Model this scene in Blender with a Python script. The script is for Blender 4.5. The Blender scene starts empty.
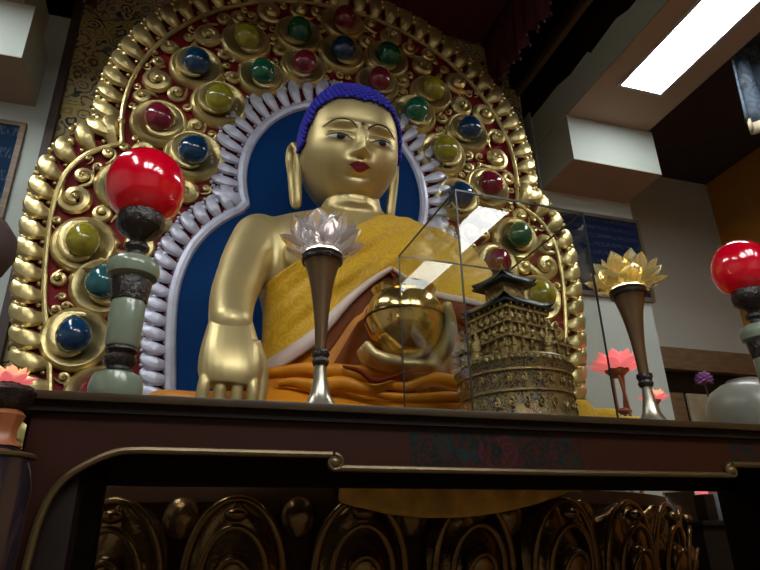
import bpy, bmesh, math, random
from mathutils import Vector, Matrix, Quaternion
from mathutils.bvhtree import BVHTree
PI = math.pi
C = bpy.context.scene.collection
sc = bpy.context.scene
R = math.radians
rnd = random.Random(7)

# ------------------------------------------------------------------ materials
def nmat(name):
    m = bpy.data.materials.new(name); m.use_nodes = True
    nt = m.node_tree; b = nt.nodes['Principled BSDF']
    return m, nt, b
def setp(b, **k):
    for n, v in k.items():
        n = n.replace('_', ' ')
        if n in b.inputs: b.inputs[n].default_value = v
def simple(name, col, rough=.5, metal=0., var=.12, scale=8., bump=0., bscale=40., **k):
    m, nt, b = nmat(name)
    setp(b, Roughness=rough, Metallic=metal, **k)
    tc = nt.nodes.new('ShaderNodeTexCoord')
    nz = nt.nodes.new('ShaderNodeTexNoise'); nz.inputs['Scale'].default_value = scale; nz.inputs['Detail'].default_value = 4
    nt.links.new(tc.outputs['Object'], nz.inputs['Vector'])
    rp = nt.nodes.new('ShaderNodeValToRGB')
    c0 = [max(0, c*(1-var)) for c in col]; c1 = [min(1, c*(1+var)) for c in col]
    rp.color_ramp.elements[0].position = .3; rp.color_ramp.elements[1].position = .7
    rp.color_ramp.elements[0].color = (*c0, 1); rp.color_ramp.elements[1].color = (*c1, 1)
    nt.links.new(nz.outputs['Fac'], rp.inputs['Fac']); nt.links.new(rp.outputs['Color'], b.inputs['Base Color'])
    if bump:
        n2 = nt.nodes.new('ShaderNodeTexNoise'); n2.inputs['Scale'].default_value = bscale; n2.inputs['Detail'].default_value = 5
        nt.links.new(tc.outputs['Object'], n2.inputs['Vector'])
        bp = nt.nodes.new('ShaderNodeBump'); bp.inputs['Strength'].default_value = bump; bp.inputs['Distance'].default_value = .02
        nt.links.new(n2.outputs['Fac'], bp.inputs['Height']); nt.links.new(bp.outputs['Normal'], b.inputs['Normal'])
    return m
def lowspec(k, v):
    setp(M[k].node_tree.nodes['Principled BSDF'], Specular_IOR_Level=v)
def emis(name, col, s):
    m, nt, b = nmat(name)
    setp(b, Base_Color=(*col, 1), Emission_Color=(*col, 1), Emission_Strength=s, Roughness=.4)
    return m
def wood(name, col, rough=.4):
    m, nt, b = nmat(name); setp(b, Roughness=rough)
    tc = nt.nodes.new('ShaderNodeTexCoord'); mp = nt.nodes.new('ShaderNodeMapping')
    mp.inputs['Scale'].default_value = (1.5, 12, 12)
    nz = nt.nodes.new('ShaderNodeTexNoise'); nz.inputs['Scale'].default_value = 3; nz.inputs['Detail'].default_value = 8
    rp = nt.nodes.new('ShaderNodeValToRGB')
    rp.color_ramp.elements[0].position = .3; rp.color_ramp.elements[1].position = .75
    rp.color_ramp.elements[0].color = (*[c*.6 for c in col], 1); rp.color_ramp.elements[1].color = (*[c*1.2 for c in col], 1)
    nt.links.new(tc.outputs['Object'], mp.inputs['Vector']); nt.links.new(mp.outputs['Vector'], nz.inputs['Vector'])
    nt.links.new(nz.outputs['Fac'], rp.inputs['Fac']); nt.links.new(rp.outputs['Color'], b.inputs['Base Color'])
    return m
def floral(name, base, cols, scale, rough=.5, metal=0., thr=.32, mask=None):
    """painted blossoms: voronoi rosettes in a few colours on a ground; mask = list of (x0,x1) in object space"""
    m, nt, b = nmat(name); setp(b, Roughness=rough, Metallic=metal)
    N = nt.nodes.new; L = nt.links.new
    tc = N('ShaderNodeTexCoord')
    nz = N('ShaderNodeTexNoise'); nz.inputs['Scale'].default_value = scale*1.2; nz.inputs['Detail'].default_value = 3
    add = N('ShaderNodeMixRGB'); add.blend_type = 'ADD'; add.inputs['Fac'].default_value = .12
    L(tc.outputs['Object'], nz.inputs['Vector']); L(tc.outputs['Object'], add.inputs['Color1']); L(nz.outputs['Color'], add.inputs['Color2'])
    v = N('ShaderNodeTexVoronoi'); v.inputs['Scale'].default_value = scale
    L(add.outputs['Color'], v.inputs['Vector'])
    w = N('ShaderNodeMath'); w.operation = 'SINE'; mul = N('ShaderNodeMath'); mul.operation = 'MULTIPLY'; mul.inputs[1].default_value = 22
    L(v.outputs['Distance'], mul.inputs[0]); L(mul.outputs[0], w.inputs[0])
    gt = N('ShaderNodeMath'); gt.operation = 'GREATER_THAN'; gt.inputs[1].default_value = thr
    L(w.outputs[0], gt.inputs[0])
    rp = N('ShaderNodeValToRGB'); rp.color_ramp.interpolation = 'CONSTANT'
    el = rp.color_ramp.elements
    while len(el) < len(cols): el.new(.5)
    for i, c in enumerate(cols): el[i].position = i/len(cols); el[i].color = (*c, 1)
    sep = N('ShaderNodeSeparateColor'); L(v.outputs['Color'], sep.inputs[0]); L(sep.outputs[0], rp.inputs['Fac'])
    mix = N('ShaderNodeMixRGB'); mix.inputs['Color1'].default_value = (*base, 1)
    L(rp.outputs['Color'], mix.inputs['Color2'])
    fac = gt.outputs[0]
    if mask:
        sx = N('ShaderNodeSeparateXYZ'); L(tc.outputs['Object'], sx.inputs[0])
        tot = None
        for a, c in mask:
            g1 = N('ShaderNodeMath'); g1.operation = 'GREATER_THAN'; g1.inputs[1].default_value = a
            g2 = N('ShaderNodeMath'); g2.operation = 'LESS_THAN'; g2.inputs[1].default_value = c
            L(sx.outputs['X'], g1.inputs[0]); L(sx.outputs['X'], g2.inputs[0])
            mm = N('ShaderNodeMath'); mm.operation = 'MULTIPLY'; L(g1.outputs[0], mm.inputs[0]); L(g2.outputs[0], mm.inputs[1])
            if tot is None: tot = mm
            else:
                ad = N('ShaderNodeMath'); ad.operation = 'ADD'; L(tot.outputs[0], ad.inputs[0]); L(mm.outputs[0], ad.inputs[1]); tot = ad
        mk = N('ShaderNodeMath'); mk.operation = 'MULTIPLY'; L(fac, mk.inputs[0]); L(tot.outputs[0], mk.inputs[1]); fac = mk.outputs[0]
    L(fac, mix.inputs['Fac']); L(mix.outputs['Color'], b.inputs['Base Color'])
    return m
def brocade_yellow(name, a, bcol):
    m, nt, b = nmat(name); setp(b, Roughness=.55, Sheen_Weight=.15)
    N = nt.nodes.new; L = nt.links.new
    tc = N('ShaderNodeTexCoord'); v = N('ShaderNodeTexVoronoi'); v.inputs['Scale'].default_value = 9
    L(tc.outputs['Object'], v.inputs['Vector'])
    mul = N('ShaderNodeMath'); mul.operation = 'MULTIPLY'; mul.inputs[1].default_value = 26
    s = N('ShaderNodeMath'); s.operation = 'SINE'; L(v.outputs['Distance'], mul.inputs[0]); L(mul.outputs[0], s.inputs[0])
    rp = N('ShaderNodeValToRGB'); rp.color_ramp.elements[0].position = .3; rp.color_ramp.elements[1].position = .6
    rp.color_ramp.elements[0].color = (*a, 1); rp.color_ramp.elements[1].color = (*bcol, 1)
    L(s.outputs[0], rp.inputs['Fac']); L(rp.outputs['Color'], b.inputs['Base Color'])
    n2 = N('ShaderNodeTexNoise'); n2.inputs['Scale'].default_value = 9; n2.inputs['Detail'].default_value = 6
    L(tc.outputs['Object'], n2.inputs['Vector'])
    bp = N('ShaderNodeBump'); bp.inputs['Strength'].default_value = .5; bp.inputs['Distance'].default_value = .03
    L(n2.outputs['Fac'], bp.inputs['Height']); L(bp.outputs['Normal'], b.inputs['Normal'])
    return m
def glassm(name, col, rough=0., ior=1.45):
    m, nt, b = nmat(name)
    setp(b, Base_Color=(*col, 1), Roughness=rough, IOR=ior, Transmission_Weight=1.)
    return m
def pane_glass(name):
    """clear sheet glass: thin-sheet fresnel mix of transparent and gloss"""
    m = bpy.data.materials.new(name); m.use_nodes = True; nt = m.node_tree; nt.nodes.clear()
    N = nt.nodes.new; L = nt.links.new
    o = N('ShaderNodeOutputMaterial'); mx = N('ShaderNodeMixShader'); t = N('ShaderNodeBsdfTransparent'); g = N('ShaderNodeBsdfGlossy')
    t.inputs['Color'].default_value = (.93, .95, .93, 1); g.inputs['Roughness'].default_value = .0; g.inputs['Color'].default_value = (1, 1, 1, 1)
    fr = N('ShaderNodeFresnel'); ge = N('ShaderNodeNewGeometry'); mr = N('ShaderNodeMapRange')
    # both faces of the sheet reflect like air-to-glass
    mr.inputs['To Min'].default_value = 1.5; mr.inputs['To Max'].default_value = 1/1.5
    L(ge.outputs['Backfacing'], mr.inputs['Value']); L(mr.outputs['Result'], fr.inputs['IOR'])
    L(fr.outputs[0], mx.inputs[0]); L(t.outputs[0], mx.inputs[1]); L(g.outputs[0], mx.inputs[2]); L(mx.outputs[0], o.inputs['Surface'])
    return m

M = {}
M['skin'] = simple('gilded_skin', (.57, .45, .21), .42, .68, .05, 5)
M['gold'] = simple('carved_gilding', (.64, .51, .23), .34, .8, .25, 6, .15, 30)
M['bowl_gold'] = simple('polished_gold', (.60, .42, .15), .16, .95, .06, 6)
M['gold_dark'] = simple('old_gilding', (.15, .085, .03), .24, .8, .3, 6, .2, 30)
M['red_ground'] = simple('red_ground', (.20, .009, .012), .6, 0, .2, 6, Specular_IOR_Level=.2)
M['silver'] = simple('silver_paint', (.60, .60, .72), .40, .35, .12, 12, .2, 50)
M['blue_panel'] = simple('blue_panel', (.001, .036, .15), .7, 0, .08, 2, Specular_IOR_Level=.1)
M['hair'] = simple('blue_hair', (.022, .018, .42), .6, 0, .1, 10)
M['black'] = simple('black_paint', (.012, .012, .016), .4)
M['white'] = simple('eye_white', (.55, .52, .42), .4, 0, .03)
M['lip'] = simple('lip_red', (.24, .012, .022), .4, .2, .05)
M['yellow'] = brocade_yellow('yellow_brocade', (.56, .315, .010), (.64, .375, .014))
M['orange'] = simple('orange_satin', (.56, .20, .010), .42, 0, .15, 3, .4, 7)
M['dull_silk'] = simple('dull_gold_silk', (.50, .28, .05), .5, 0, .3, 9, .5, 12)
M['inner'] = simple('russet_inner_cloth', (.15, .036, .005), .5, 0, .2, 5, .3, 7)
M['maroon'] = simple('maroon_lining', (.16, .022, .012), .5, 0, .15, 5)
M['pale'] = simple('pale_satin_lining', (.62, .48, .42), .38, 0, .08, 8)
M['wall'] = simple('wall_plaster', (.50, .55, .50), .8, 0, .03, 2)
M['wall_far'] = simple('wall_far_plaster', (.56, .55, .49), .8, 0, .04, 2)
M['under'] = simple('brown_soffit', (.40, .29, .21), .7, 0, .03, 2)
M['ochre'] = simple('ochre_wall', (.52, .23, .03), .8, 0, .05, 2)
M['dark_ceiling'] = simple('dark_ceiling', (.045, .035, .04), .8, 0, .1, 2)
M['wood'] = wood('altar_wood', (.045, .026, .010), .4)
M['wood_dark'] = wood('dark_wood', (.014, .008, .005), .55)
M['wood_cab'] = wood('cabinet_wood', (.20, .12, .06), .5)
M['trim_gold'] = simple('dull_gold_trim', (.11, .072, .028), .35, .5, .15, 10)
M['frieze'] = floral('painted_frieze', (.030, .008, .004), [(.004, .012, .014), (.006, .022, .022), (.05, .01, .016), (.006, .01, .01)], 11, .4, thr=.0, mask=[(-.6, .15), (.93, 1.9)])
setp(M['frieze'].node_tree.nodes['Principled BSDF'], Specular_IOR_Level=.15)
M['brocade'] = floral('brocade_wall', (.62, .50, .22), [(.04, .05, .09), (.20, .20, .18), (.46, .33, .08), (.26, .12, .07), (.12, .13, .06)], 6.5, .5, .0, thr=.35)
M['jade'] = simple('jade', (.19, .23, .165), .25, 0, .12, 10, Coat_Weight=.3)
M['ebony'] = simple('carved_ebony', (.018, .012, .01), .22, 0, .3, 20, .5, 60)
M['red_globe'] = simple('red_glass_globe', (.56, .0, .016), .14, 0, .02, 2, Emission_Color=(.8, .001, .01, 1), Emission_Strength=.10, Coat_Weight=1.)
M['lacquer'] = simple('black_lacquer', (.02, .014, .02), .12, 0, .2, 6, Coat_Weight=1.)
M['umber'] = simple('umber_lacquer', (.045, .022, .012), .4, .2, .2, 6)
M['bronze'] = simple('bronze_stem', (.17, .105, .055), .33, .75, .1, 6)
M['pewter'] = simple('pewter_foot', (.42, .38, .30), .3, .9, .08, 6)
M['crystal'] = glassm('clear_crystal', (.95, .93, .96), .03, 1.42)
setp(M['crystal'].node_tree.nodes['Principled BSDF'], Transmission_Weight=.90)
M['crystal_gold'] = glassm('amber_crystal', (.95, .84, .50), .03, 1.42)
setp(M['crystal_gold'].node_tree.nodes['Principled BSDF'], Transmission_Weight=.86)
M['pane'] = pane_glass('pane_glass')
M['seam'] = simple('glass_edge', (.012, .016, .013), .3)
M['model'] = simple('model_bronze', (.30, .21, .085), .36, .75, .35, 14, .6, 70)
M['model_roof'] = simple('model_roof', (.03, .04, .04), .35, .3, .2, 20)
M['model_relief'] = floral('model_relief', (.27, .19, .08), [(.02, .03, .06), (.22, .16, .06), (.09, .03, .02), (.04, .06, .04)], 20, .4, .5, .1)
M['pink_lamp'] = emis('pink_lotus_glow', (1., .20, .20), .62)
M['peach_lamp'] = emis('peach_glow', (1., .34, .18), 1.0)
M['orange_stem'] = simple('orange_lamp_stem', (.32, .10, .035), .4, 0, .2, 10)
M['purple'] = simple('purple_petals', (.46, .20, .52), .6)
M['stem'] = simple('green_stem', (.04, .06, .03), .6)
M['porcelain'] = simple('pale_porcelain', (.27, .26, .22), .3, 0, .08, 12)
M['thangka'] = floral('blue_hanging', (.05, .075, .11), [(.02, .03, .06), (.10, .13, .16), (.03, .05, .08)], 5, .7, thr=.3)
M['cream'] = simple('cream_border', (.40, .33, .22), .7)
M['canopy'] = simple('canopy_cloth', (.10, .012, .02), .7, 0, .3, 6, .3, 12)
M['grey_box'] = simple('grey_plastic', (.36, .38, .44), .5)
M['white_cloth'] = simple('white_cloth', (.75, .72, .60), .8)
M['panel_frame'] = simple('panel_frame', (.45, .45, .50), .4)
M['led'] = emis('led_diffuser', (.93, .97, .97), 19.)
M['floor'] = wood('floor_boards', (.12, .07, .04), .5)
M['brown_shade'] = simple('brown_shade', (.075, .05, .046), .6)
M['cream_door'] = simple('cream_door', (.40, .33, .22), .6)
def signmat(name, base, ink, rows):
    m, nt, b = nmat(name); setp(b, Roughness=.7, Specular_IOR_Level=.05)
    N = nt.nodes.new; L = nt.links.new
    tc = N('ShaderNodeTexCoord'); sp = N('ShaderNodeSeparateXYZ'); L(tc.outputs['Generated'], sp.inputs[0])
    mz = N('ShaderNodeMath'); mz.operation = 'MULTIPLY'; mz.inputs[1].default_value = rows; L(sp.outputs['Z'], mz.inputs[0])
    fr = N('ShaderNodeMath'); fr.operation = 'FRACT'; L(mz.outputs[0], fr.inputs[0])
    g = N('ShaderNodeMath'); g.operation = 'GREATER_THAN'; g.inputs[1].default_value = .55; L(fr.outputs[0], g.inputs[0])
    mp = N('ShaderNodeMapping'); mp.inputs['Scale'].default_value = (60, 1, rows*3.0); L(tc.outputs['Generated'], mp.inputs['Vector'])
    nz = N('ShaderNodeTexNoise'); nz.inputs['Scale'].default_value = 1.; nz.inputs['Detail'].default_value = 2; L(mp.outputs[0], nz.inputs['Vector'])
    g2 = N('ShaderNodeMath'); g2.operation = 'GREATER_THAN'; g2.inputs[1].default_value = .52; L(nz.outputs['Fac'], g2.inputs[0])
    mm = N('ShaderNodeMath'); mm.operation = 'MULTIPLY'; L(g.outputs[0], mm.inputs[0]); L(g2.outputs[0], mm.inputs[1])
    mx = N('ShaderNodeMixRGB'); mx.inputs['Color1'].default_value = (*base, 1); mx.inputs['Color2'].default_value = (*ink, 1)
    L(mm.outputs[0], mx.inputs['Fac']); L(mx.outputs['Color'], b.inputs['Base Color'])
    return m
M['sign_blue'] = signmat('blue_plaque', (.010, .03, .075), (.06, .09, .12), 6)
M['sign_navy'] = signmat('navy_plaque', (.006, .010, .032), (.03, .035, .06), 9)
for k, v in (('wood_dark', .12), ('wood', .3), ('inner', .1), ('maroon', .15), ('orange', .25), ('yellow', .25), ('dull_silk', .2), ('brocade', .2), ('umber', .05)): lowspec(k, v)
GEM = {'b': simple('blue_gem', (.004, .04, .11), .15, 0, .3, 14, Coat_Weight=.6),
       'g': simple('green_gem', (.008, .12, .06), .15, 0, .3, 14, Coat_Weight=.6),
       'r': simple('red_gem', (.20, .012, .03), .15, 0, .3, 14, Coat_Weight=.6),
       'y': simple('yellow_gem', (.30, .26, .02), .15, 0, .3, 14, Coat_Weight=.6),
       't': simple('teal_gem', (.02, .12, .14), .15, 0, .3, 14, Coat_Weight=.6)}

# ------------------------------------------------------------------ mesh builder
class MB:
    def __init__(s): s.v = []; s.f = []
    def add(s, v, f):
        o = len(s.v); s.v += [tuple(p) for p in v]; s.f += [tuple(i+o for i in q) for q in f]
    def box(s, x0, x1, y0, y1, z0, z1, T=None, bev=0.):
        if bev > 0:
            bm = bmesh.new(); bmesh.ops.create_cube(bm, size=1)
            for v in bm.verts: v.co = Vector(((x0+x1)/2+v.co.x*(x1-x0), (y0+y1)/2+v.co.y*(y1-y0), (z0+z1)/2+v.co.z*(z1-z0)))
            bmesh.ops.bevel(bm, geom=bm.edges[:], offset=bev, segments=2, affect='EDGES', profile=.6)
            V = [v.co.copy() for v in bm.verts]; bm.verts.index_update(); F = [[v.index for v in f.verts] for f in bm.faces]; bm.free()
        else:
            V = [Vector((x, y, z)) for z in (z0, z1) for y in (y0, y1) for x in (x0, x1)]
            F = [(0, 2, 3, 1), (4, 5, 7, 6), (0, 1, 5, 4), (2, 6, 7, 3), (0, 4, 6, 2), (1, 3, 7, 5)]
        if T: V = [T @ p for p in V]
        s.add(V, F)
    def lathe(s, prof, n=32, c=(0, 0, 0), sx=1, sy=1, T=None, flute=0, fd=0.):
        V = []; F = []
        m = len(prof)
        for i in range(n):
            a = 2*PI*i/n
            for r, z in prof:
                rr = r*(1+fd*abs(math.cos(a*flute/2))) if flute else r
                V.append(Vector((c[0]+rr*math.cos(a)*sx, c[1]+rr*math.sin(a)*sy, c[2]+z)))
        for i in range(n):
            j = (i+1) % n
            for k in range(m-1): F.append((i*m+k, j*m+k, j*m+k+1, i*m+k+1))
        if prof[0][0] > 1e-4: F.append(tuple(i*m for i in range(n))[::-1])
        if prof[-1][0] > 1e-4: F.append(tuple(i*m+m-1 for i in range(n)))
        if T: V = [T @ p for p in V]
        s.add(V, F)
    def ell(s, c, r, n=20, m=12, T=None):
        V = [Vector((0, 0, -1))]; F = []
        for k in range(1, m):
            ph = -PI/2+PI*k/m
            for i in range(n): a = 2*PI*i/n; V.append(Vector((math.cos(ph)*math.cos(a), math.cos(ph)*math.sin(a), math.sin(ph))))
        V.append(Vector((0, 0, 1)))
        for i in range(n):
            j = (i+1) % n
            F.append((0, 1+j, 1+i)); F.append((len(V)-1, 1+(m-2)*n+i, 1+(m-2)*n+j))
            for k in range(m-2): F.append((1+k*n+i, 1+k*n+j, 1+(k+1)*n+j, 1+(k+1)*n+i))
        V = [Vector((p.x*r[0], p.y*r[1], p.z*r[2])) for p in V]
        if T: V = [T @ p for p in V]
        V = [p+Vector(c) for p in V]
        s.add(V, F)
    def tube(s, pts, rad, n=10, flat=1., nrm=None, cap=True):
        """tube along pts, rad scalar or list; flat scales the cross-section along nrm"""
        pts = [Vector(p) for p in pts]; m = len(pts)
        if not isinstance(rad, (list, tuple)): rad = [rad]*m
        V = []; F = []
        N = Vector(nrm).normalized() if nrm else None
        prev = None
        for i, p in enumerate(pts):
            t = (pts[min(i+1, m-1)]-pts[max(i-1, 0)]).normalized()
            if N is not None:
                w = N - t*N.dot(t)
                if w.length < 1e-4: w = t.orthogonal()
                w.normalize()
            else:
                w = t.orthogonal().normalized() if prev is None else (prev-t*prev.dot(t)).normalized()
                prev = w
            u = t.cross(w).normalized()
            for k in range(n):
                a = 2*PI*k/n
                V.append(p+u*(math.cos(a)*rad[i])+w*(math.sin(a)*rad[i]*flat))
        for i in range(m-1):
            for k in range(n):
                l = (k+1) % n
                F.append((i*n+k, i*n+l, (i+1)*n+l, (i+1)*n+k))
        if cap: F.append(tuple(range(n))[::-1]); F.append(tuple((m-1)*n+k for k in range(n)))
        s.add(V, F)
    def grid(s, P, closed_u=False):
        nu = len(P); nv = len(P[0]); V = [p for row in P for p in row]; F = []
        for i in range(nu-(0 if closed_u else 1)):
            j = (i+1) % nu
            for k in range(nv-1): F.append((i*nv+k, j*nv+k, j*nv+k+1, i*nv+k+1))
        s.add(V, F)
    def slab(s, poly, y0, y1):
        """polygon in xz extruded along y"""
        n = len(poly); V = [(x, y0, z) for x, z in poly]+[(x, y1, z) for x, z in poly]
        F = [tuple(range(n)), tuple(range(2*n-1, n-1, -1))]+[(i, i+n, (i+1) % n+n, (i+1) % n) for i in range(n)]
        s.add(V, F)
    def mesh(s, name):
        me = bpy.data.meshes.new(name); me.from_pydata([tuple(p) for p in s.v], [], s.f); me.validate(); me.update()
        bm = bmesh.new(); bm.from_mesh(me); bmesh.ops.recalc_face_normals(bm, faces=bm.faces); bm.to_mesh(me); bm.free()
        return me
    def build(s, name, mat, parent=None, smooth=True, angle=40, loc=None):
        me = s.mesh(name)
        me.materials.append(mat)
        if smooth:
            for p in me.polygons: p.use_smooth = True
            try: me.set_sharp_from_angle(angle=R(angle))
            except Exception: pass
        o = bpy.data.objects.new(name, me); C.objects.link(o)
        if loc: o.location = loc
        if parent: attach(o, parent)
        return o
def attach(o, parent):
    o.parent = parent
    # parts are modelled in world coordinates unless the parent is a local prototype
    if parent.get('_world', 0) or o.get('_w', 0):
        pass
def tag(o, label, cat, group=None):
    o['label'] = label; o['category'] = cat
    if group: o['group'] = group
    return o
def thing(name, label, cat, loc=(0, 0, 0), group=None, rz=0):
    o = bpy.data.objects.new(name, None); C.objects.link(o); o.empty_display_size = .1
    o.location = loc; o.rotation_euler = (0, 0, rz)
    return tag(o, label, cat, group)
def wpart(mb, name, mat, parent, **k):
    """mesh written in world coordinates, parented to a thing's empty standing at its base"""
    o = mb.build(name, mat, None, **k); 
    root = parent; off = Vector((0, 0, 0))
    while root: off += root.location; root = root.parent
    for v in o.data.vertices: v.co -= off
    o.parent = parent
    return o
def struct(name, mb, mat, **k):
    o = mb.build(name, mat, None, **k); o['kind'] = 'structure'; return o
def solidify_world(o, th, off=-1):
    md = o.modifiers.new('thickness', 'SOLIDIFY'); md.thickness = th; md.offset = off
def bake_mods(o):
    dg = bpy.context.evaluated_depsgraph_get(); dg.update()
    me = bpy.data.meshes.new_from_object(o.evaluated_get(dg)); o.modifiers.clear(); o.data = me
def remesh(o, vox, it=6):
    md = o.modifiers.new('r', 'REMESH'); md.mode = 'VOXEL'; md.voxel_size = vox; md.use_smooth_shade = True
    sm = o.modifiers.new('s', 'SMOOTH'); sm.factor = .5; sm.iterations = it
    bake_mods(o)
    for p in o.data.polygons: p.use_smooth = True
def interp(tab, x):
    if x <= tab[0][0]: return tab[0][1]
    for (a, p), (b, q) in zip(tab, tab[1:]):
        if x <= b: return p+(q-p)*(x-a)/(b-a)
    return tab[-1][1]
def sinterp(tab, x):
    """smooth (cosine eased) interpolation"""
    if x <= tab[0][0]: return tab[0][1]
    for i, ((a, p), (b, q)) in enumerate(zip(tab, tab[1:])):
        if x <= b:
            m0 = (q-tab[i-1][1])/(b-tab[i-1][0]) if i > 0 else (q-p)/(b-a)
            m1 = (tab[i+2][1]-p)/(tab[i+2][0]-a) if i+2 < len(tab) else (q-p)/(b-a)
            t = (x-a)/(b-a); h = b-a
            return (2*t**3-3*t*t+1)*p+(t**3-2*t*t+t)*h*m0+(-2*t**3+3*t*t)*q+(t**3-t*t)*h*m1
    return tab[-1][1]
def catmull(P, n=8):
    P = [Vector(p) for p in P]; out = []
    Q = [P[0]*2-P[1]]+P+[P[-1]*2-P[-2]]
    for i in range(1, len(Q)-2):
        for k in range(n):
            t = k/n; a, b, c, d = Q[i-1:i+3]
            out.append(.5*((2*b)+(c-a)*t+(2*a-5*b+4*c-d)*t*t+(3*b-a-3*c+d)*t**3))
    out.append(P[-1]); return out
def rtab(vals, N):
    m = len(vals)-1; return [sinterp([(i, v) for i, v in enumerate(vals)], m*k/(N-1)) for k in range(N)]
def fract_noise(x, y): return math.sin(x*12.9898+y*78.233)*43758.5453 % 1

# ------------------------------------------------------------------ camera
cam = bpy.data.cameras.new('camera'); co = bpy.data.objects.new('camera', cam); C.objects.link(co); sc.camera = co
t_, ya, ro = R(23.517), R(17.848), R(-1.293)
fwd = Vector((math.cos(t_)*math.sin(ya), math.cos(t_)*math.cos(ya), math.sin(t_)))
right = Vector((math.cos(ya), -math.sin(ya), 0)); up = right.cross(fwd)
A = right*math.cos(ro)+up*math.sin(ro); B = -right*math.sin(ro)+up*math.cos(ro)
mt = Matrix((A, B, -fwd)).transposed().to_4x4(); mt.translation = (0, 0, 1.35)
co.matrix_world = mt
cam.sensor_fit = 'HORIZONTAL'; cam.sensor_width = 36; cam.lens = 36*620/760; cam.clip_start = .05

# ------------------------------------------------------------------ room
def sbox(name, mat, *a, **k):
    b = MB(); b.box(*a); return struct(name, b, mat, smooth=False, **k)
sbox('floor', M['floor'], -6.2, 8.4, -8.2, 7.2, -.1, 0)
sbox('ceiling', M['dark_ceiling'], -6.2, 8.4, -8.2, 7.2, 8.3, 8.4)
sbox('ceiling_aisle_right', M['dark_ceiling'], 5.37, 8.2, -8, 7, 7.09, 7.19)
sbox('ceiling_aisle_left', M['dark_ceiling'], -6, -3.12, -8, 7, 7.09, 7.19)
sbox('wall_left', M['wall_far'], -6.2, -6, -8, 7, 0, 8.3)
sbox('wall_right', M['ochre'], 8.2, 8.4, -8, 7, 0, 8.3)
sbox('wall_front', M['wall_far'], -6.2, 8.4, -8.2, -8, 0, 8.3)
sbox('wall_back', M['wall_far'], -6.2, 8.4, 7.0, 7.2, 0, 8.3)
sbox('wall_brocade', M['brocade'], -1.56, 4.05, 5.98, 6.06, 0, 8.3)
# pillars, capitals, beams
def pillar(side, x0, x1):
    sbox('wall_pillar_'+side, M['wall'], x0, x1, 5.91, 6.9, 0, 6.9)
pillar('left', -3.1, -1.62); pillar('right', 4.12, 5.49)
def capital(side, x0, x1):
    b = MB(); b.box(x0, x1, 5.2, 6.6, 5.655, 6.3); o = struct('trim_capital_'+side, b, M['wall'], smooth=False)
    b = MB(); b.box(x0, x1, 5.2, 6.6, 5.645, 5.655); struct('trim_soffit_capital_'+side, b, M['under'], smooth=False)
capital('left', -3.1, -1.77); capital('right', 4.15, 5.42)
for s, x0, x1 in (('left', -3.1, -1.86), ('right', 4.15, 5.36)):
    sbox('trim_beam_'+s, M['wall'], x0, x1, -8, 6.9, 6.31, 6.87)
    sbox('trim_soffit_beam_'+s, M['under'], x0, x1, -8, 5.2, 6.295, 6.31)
# dark timber wall above the beams, with a paler rail
for s, x0, x1 in (('left', -3.1, -1.9), ('right', 4.2, 5.3)):
    sbox('trim_upper_'+s, M['wood_dark'], x0, x1, -8, 6.9, 6.87, 8.3)
# dark facing on the right beam with a jagged lower edge
b = MB(); pr = rnd.random
poly = []
y = 6.0; z0 = 6.80
pts = [(6.0, 6.80), (5.3, 6.82), (5.0, 6.76), (4.62, 6.79), (4.58, 6.72), (4.1, 6.77), (3.9, 6.70), (3.2, 6.73), (2.0, 6.74), (-2, 6.74), (-2, 8.2), (6.0, 8.2)]
V = [(4.13, p[0], p[1]) for p in pts]+[(4.16, p[0], p[1]) for p in pts]; n = len(pts)
b.add(V, [tuple(range(n)), tuple(range(2*n-1, n-1, -1))]+[(i, (i+1) % n, (i+1) % n+n, i+n) for i in range(n)])
struct('trim_dark_facing', b, M['wood_dark'], smooth=False)
sbox('trim_rail_right', M['wood_cab'], 3.98, 4.05, -2, 6.0, 7.2, 7.30)
sbox('trim_rail_lower', M['wood_dark'], 3.90, 4.13, -2, 6.0, 7.30, 7.62)
# trim strip where brocade wall meets the left pillar
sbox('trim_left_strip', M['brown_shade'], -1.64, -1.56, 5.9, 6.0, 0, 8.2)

# LED panels in the beams, then added fill panels over the hall
def led_panel(x0, x1, y0, y1, label):
    z = 6.295; cx, cy = (x0+x1)/2, (y0+y1)/2
    t = thing('ceiling_light', label, 'light', (cx, cy, z), 'LED panels along the two beams')
    b = MB(); e = .035
    b.box(x0-e, x1+e, y0-e, y0, z-.02, z); b.box(x0-e, x1+e, y1, y1+e, z-.02, z)
    b.box(x0-e, x0, y0, y1, z-.02, z); b.box(x1, x1+e, y0, y1, z-.02, z)
    wpart(b, 'light_frame', M['panel_frame'], t, smooth=False)
    b = MB(); b.box(x0, x1, y0, y1, z-.014, z-.004); wpart(b, 'light_diffuser', M['led'], t, smooth=False)
lab = 'long rectangular white LED panel glowing in the underside of the right beam'
led_panel(4.45, 5.0, 2.3, 4.54, lab)
led_panel(4.42, 4.97, -4.4, -2.45, 'glowing LED panel on the right beam behind the viewer, mirrored in the glass case')
led_panel(-2.7, -2.15, 2.3, 4.54, 'glowing LED panel in the underside of the left beam')
led_panel(-2.7, -2.15, -1.2, .9, 'glowing LED panel on the left beam behind the viewer')
for x, w_ in ((-.9, 'leftmost'), (.1, 'second'), (1.7, 'third'), (2.9, 'rightmost')):  # unseen panels added to brighten the statue from the front
    led_panel(x, x+.75, -3.4, -1.2, w_+' from the left of four added glowing fill panels out of view behind the viewer')
sbox('trim_cross_beam', M['wall'], -1.86, 4.15, -3.6, -1.0, 6.31, 6.7)

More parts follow.
